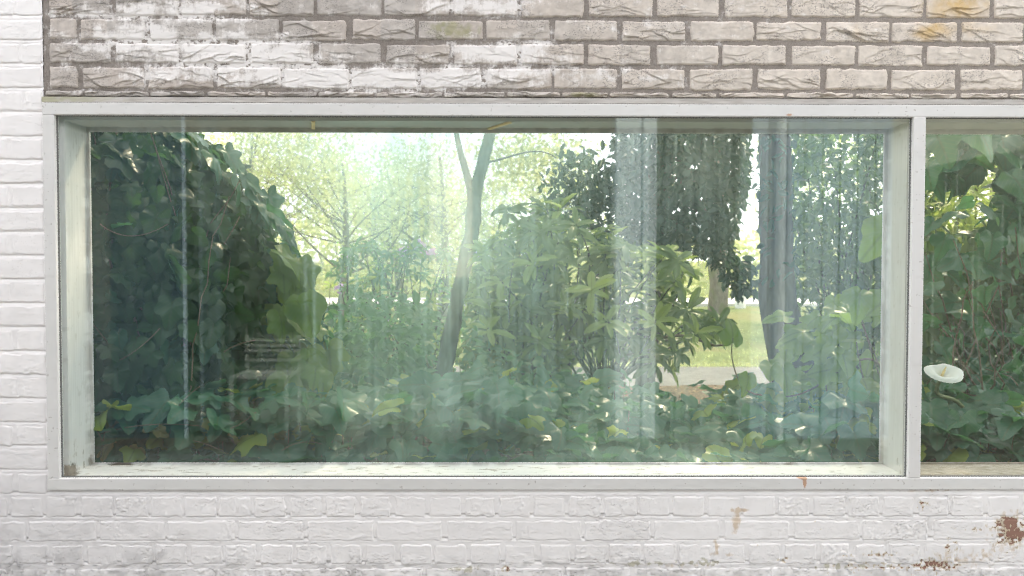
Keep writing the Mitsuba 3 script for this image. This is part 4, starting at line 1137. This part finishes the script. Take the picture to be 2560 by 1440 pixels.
hi = unit(rng.normal(0, 1, (6500, 3))) * rng.random((6500, 1)) ** 0.33 * [4.8, 2.0, 1.2] + [2.0, 4.2, 5.2]       # unseen canopy added overhead to keep sun off the near garden
pos = np.vstack([pos, hi])
V, F, U = many(SMALL[0], pos, unit(rng.normal(0, 1, pos.shape)), unit(rng.normal(0, 1, pos.shape) + [0, 0, 1]), np.r_[rng.uniform(0.05, 0.085, 2 * n), rng.uniform(0.13, 0.2, 6500)])
add(fk + '__crown', (V, F), 'spring_leaf', smooth=True, kind='stuff', uv=U)  # leaves in view together with the added unseen canopy


def tree(label, foot, height, spread, r0, rng, leaves, leaf_size, bsdf='spring_leaf', low=0.35, group=None, name='spring_tree', lean=0.0, bark='bark', templates=None):
    """A tapered trunk, two orders of limbs, and leaves in clumps round the limb ends."""
    key = thing(name, label, 'tree', group)
    foot = np.asarray(foot, float)
    top = foot + np.array([lean * height, rng.normal(0, 0.05) * height, height * 0.9])
    tc = spline([foot, foot + [lean * height * 0.2 + rng.normal(0, 0.1), 0, height * 0.35], top], 18)
    add(key + '__trunk', limb(tc, r0, r0 * 0.18, seed=int(rng.integers(99))), bark, smooth=True)
    mesh, ends = [], []
    for q in range(26):
        h = rng.uniform(low, 0.95)
        a = tc[int(h * 17)]
        ang = rng.uniform(0, 2 * np.pi)
        L = spread * (1.15 - h) * rng.uniform(0.7, 1.15) + 0.2 * spread
        b = a + np.array([math.cos(ang) * L, math.sin(ang) * L, L * rng.uniform(0.15, 0.9)])
        c = branch_to(a, b, rng, n=9)
        rr = r0 * 0.32 * (1.1 - h)
        mesh.append(tube(c, np.linspace(rr, rr * 0.2, 9), 6, cap=False))
        ends.append(b)
        for s in range(5):
            a2 = c[rng.integers(3, 9)]
            b2 = a2 + rng.normal(0, 0.28, 3) * L + [0, 0, 0.08 * L]
            mesh.append(tube(branch_to(a2, b2, rng, n=5), np.linspace(rr * 0.3, rr * 0.1, 5), 4, cap=False))
            ends.append(b2)
    add(key + '__limbs', join(mesh), bark, smooth=True, kind='stuff')
    ends = np.array(ends)
    pick = ends[rng.integers(0, len(ends), leaves)]
    pos = pick + rng.normal(0, 0.11 * spread, (leaves, 3)) * rng.uniform(0.3, 1.5, (leaves, 1))
    vs = []
    tp = templates or CARD
    V, F, U = many(tp[0], pos, unit(rng.normal(0, 1, pos.shape) + [0, 0, -0.4]), unit(rng.normal(0, 1, pos.shape) + [0, 0, 0.6]), rng.uniform(*leaf_size, leaves))
    add(key + '__crown', (V, F), bsdf, smooth=False, kind='stuff', uv=U)
    return key


gx = lambda u, y: at(u, 653, y)[0]
bg = 'bright trees beyond the lawn'
tree('tall bright spring tree with slender dark trunk, left behind the glass streaks', [gx(850, 15), 15, 0], 3.9, 2.4, 0.13, rng, 6500, (0.06, 0.10), group=bg, lean=0.02)
tree('bright spring tree with bare upright trunk left of the forked trunk', [gx(1105, 17), 17, 0], 4.3, 2.0, 0.14, rng, 4000, (0.06, 0.10), group=bg, lean=-0.01)
tree('bright spring tree with aslant limbs between the two slender trunks', [gx(1010, 20), 20, 0], 3.7, 2.8, 0.14, rng, 8000, (0.07, 0.11), group=bg, lean=-0.10)
tree('bright leafy tree partly hidden by the ivy mass on the left', [gx(640, 16), 16, 0], 4.6, 2.6, 0.14, rng, 6500, (0.06, 0.10), group=bg)
tree('hazy bright tree right of the forked trunk above the rhododendron', [gx(1330, 19), 19, 0], 3.9, 2.6, 0.13, rng, 6000, (0.07, 0.11), group=bg)
tree('pale tree glimpsed through the hedge at far right', [gx(2150, 18), 18, 0], 6.0, 3.2, 0.15, rng, 6000, (0.07, 0.12), group=bg)
tree('pale tree far behind the narrow right hand pane', [gx(2480, 16), 16, 0], 6.0, 3.0, 0.15, rng, 5000, (0.07, 0.12), group=bg)
lt = tree('stout rough barked tree standing on the lawn beyond the path', [gx(1793, 17.2), 17.2, 0], 9.5, 4.5, 0.235, rng, 3500, (0.12, 0.2), low=0.5, name='lawn_tree', group=None)

hr = thing('far_hedge', 'light green clipped hedge along the far side of the road', 'hedge')
n = 9000
x = rng.uniform(-24, 26, n)
z = rng.random(n) ** 0.8 * (2.1 + 1.6 * meshkit.fbm(np.stack([x * 0.25, 0 * x, 0 * x], -1), 3, 5))
pos = np.stack([x, rng.uniform(31.0, 33.0, n), z], -1)
V, F, U = many(CARD[0], pos, unit(rng.normal(0, 1, pos.shape)), unit(rng.normal(0, 1, pos.shape) + [0, -0.4, 0.5]), rng.uniform(0.22, 0.4, n))
add(hr + '__foliage', (V, F), 'spring_leaf', kind='stuff', uv=U)
hx = np.arange(-24, 26, 2.5)
add(hr + '__stems', join([tube([[a, 32, 0], [a + rng.normal(0, 0.2), 32, 2.4]], [0.06, 0.03], 6) for a in hx]), 'bark', kind='stuff')

bn = thing('litter_bin', 'small round white bin by the far road beside the lawn tree', 'bin')
b0 = at(1851, 760, 24.5); b0[2] = 0.0
rr_ = np.array([0.0, 0.17, 0.17, 0.185, 0.185, 0.172, 0.172, 0.187, 0.187, 0.172, 0.172, 0.19, 0.19, 0.15, 0.0])
zz_ = np.array([0.0, 0.0, 0.14, 0.14, 0.18, 0.18, 0.32, 0.32, 0.36, 0.36, 0.50, 0.50, 0.55, 0.60, 0.62])
m = trimesh.creation.revolve(np.stack([rr_, zz_], -1), sections=24)
m.apply_translation(b0)
add(bn + '__drum', m, 'white_trim', smooth=30)
m2 = trimesh.creation.cylinder(0.06, 0.05, sections=16); m2.apply_translation(b0 + [0, 0, 0.635])
add(bn + '__cap', m2, 'white_trim', smooth=30)
# ---------------------------------------------------------------- dust, dried drips and condensation on the inner panes, plus glare put in as dust
def film(key, x0, x1, z0, z1, y0, thick, depth_of):
    NX, NZ = 1500, 640
    X, Z = np.meshgrid(x0 + (np.arange(NX) + 0.5) / NX * (x1 - x0), z0 + (np.arange(NZ) + 0.5) / NZ * (z1 - z0))
    od = depth_of(X, Z).astype(np.float32)
    grid = mi.VolumeGrid(np.ascontiguousarray((od / thick)[None, :, :, None].astype(np.float32)))
    name = 'pane_dust_glare_%d' % (x0 > 1)
    M = np.array([[x1 - x0, 0, 0, x0], [0, 0, thick, y0], [0, z1 - z0, 0, z0], [0, 0, 0, 1.0]])
    scene[name] = {'type': 'heterogeneous', 'albedo': {'type': 'rgb', 'value': [0.81, 0.945, 0.96]}, 'sigma_t': {'type': 'gridvolume', 'grid': grid, 'to_world': T(M.tolist()), 'filter_type': 'trilinear'},
                                                         'phase': {'type': 'hg', 'g': 0.6}}
    scene[key] = {'type': 'cube', 'to_world': T().translate([(x0 + x1) / 2, y0 + thick / 2, (z0 + z1) / 2]).scale([(x1 - x0) / 2, thick / 2, (z1 - z0) / 2]),
                  'bsdf': {'type': 'ref', 'id': 'back_glass'}, 'interior': {'type': 'ref', 'id': name}}


def N2(X, Z, fx, fz, seed, octaves=3):
    return meshkit.fbm(np.stack([X * fx, Z * fz, 0 * X + seed * 7.3], -1), octaves, seed)


def sst(a, b, x):
    t = np.clip((x - a) / (b - a), 0, 1)
    return t * t * (3 - 2 * t)


def drips(X, Z, top, spread, seed, fx, lo, hi, width=0.55):
    """Runs that start near a height and trail down, each of its own length."""
    c = np.floor(X * fx); fr = X * fx - c
    rnd = lambda k: meshkit.noise(np.stack([c * 13.7 + k, c * 0 + seed, c * 0], -1), seed + k)
    w = width * (0.3 + 0.7 * rnd(1))
    prof = np.exp(-((fr - 0.5 + 0.12 * (N2(X * 0 + c, Z, 3.1, 14, seed) - 0.5)) / (0.22 * w + 0.02)) ** 2)
    z1 = top + spread * (rnd(2) - 0.5)
    z0 = z1 - (lo + (hi - lo) * rnd(3) ** 2)
    return prof * sst(z1 + 0.01, z1 - 0.01, Z) * sst(z0 - 0.03, z0 + 0.06, Z) * (rnd(4) > 0.45)


def left_film(X, Z):
    u = X / (PX * 1.057) + 1263.0
    v = 653.0 - (Z - 1.5) / (PX * 1.057)
    B = lambda cu, cv, su, sv: np.exp(-((u - cu) / su) ** 2 - ((v - cv) / sv) ** 2)
    haze = 0.022 + 0.042 * sst(650, 900, u) + 0.42 * B(1130, 990, 460, 190) + 0.85 * B(1020, 440, 300, 200) + 0.46 * B(1130, 650, 280, 170) + 0.13 * B(1750, 1050, 380, 170) + 0.11 * B(1720, 450, 170, 220) + 0.05 * B(2050, 600, 200, 400) + 0.10 * B(1180, 640, 140, 90)  # the densest patches put glare and light spill into the dust
    haze *= 0.65 + 0.7 * N2(X, Z, 5, 3, 2, 4)
    fine = (0.30 + 1.4 * N2(X, Z, 120, 3.0, 4, 3)) * (0.8 + 0.4 * N2(X, Z, 30, 1.2, 5, 2))
    od = haze * fine
    band = sst(300, 330, v) * sst(470, 350, v) * sst(540, 620, u) * sst(1560, 1420, u)
    od += band * (0.32 + 0.40 * N2(X, Z, 60, 30, 9, 3)) * 0.9
    od += 0.34 * drips(X, Z, at(1200, 330, 0.185)[2], 0.05, 11, 60, 0.02, 0.13, 0.8) * sst(540, 620, u) * sst(1900, 1700, u)
    od += 0.42 * drips(X, Z, at(1200, 640, 0.185)[2], 0.16, 12, 34, 0.10, 0.42, 1.0) * sst(740, 780, u) * sst(1010, 960, u)
    od += 0.26 * drips(X, Z, at(1200, 720, 0.185)[2], 0.16, 13, 30, 0.08, 0.35, 0.9) * sst(1280, 1330, u) * sst(1560, 1500, u)
    od += 0.08 * drips(X, Z, at(1200, 420, 0.185)[2], 0.5, 14, 45, 0.1, 0.6, 0.9) * sst(650, 800, u)
    od += 0.35 * B(1335, 730, 22, 26) * N2(X, Z, 60, 60, 3)
    foot = sst(1110, 1160, v) * (0.16 + 0.3 * N2(X, Z, 40, 14, 6, 3))
    spots = sst(0.80, 0.86, N2(X, Z, 110, 110, 21, 2)) * 0.5 * sst(1000, 600, u)
    return od + foot + spots


film(win + '__back_pane', BL, BR0, B0, B1, BY, 0.008, left_film)


def right_film(X, Z):
    return 0.03 + 0.05 * N2(X, Z, 110, 2.5, 31, 3) + 0.16 * drips(X, Z, 1.7, 0.6, 15, 50, 0.2, 0.8)


film(win + '__back_pane_001', XM1 + 0.004, WR - 0.05, B0, B1, BY, 0.008, right_film)
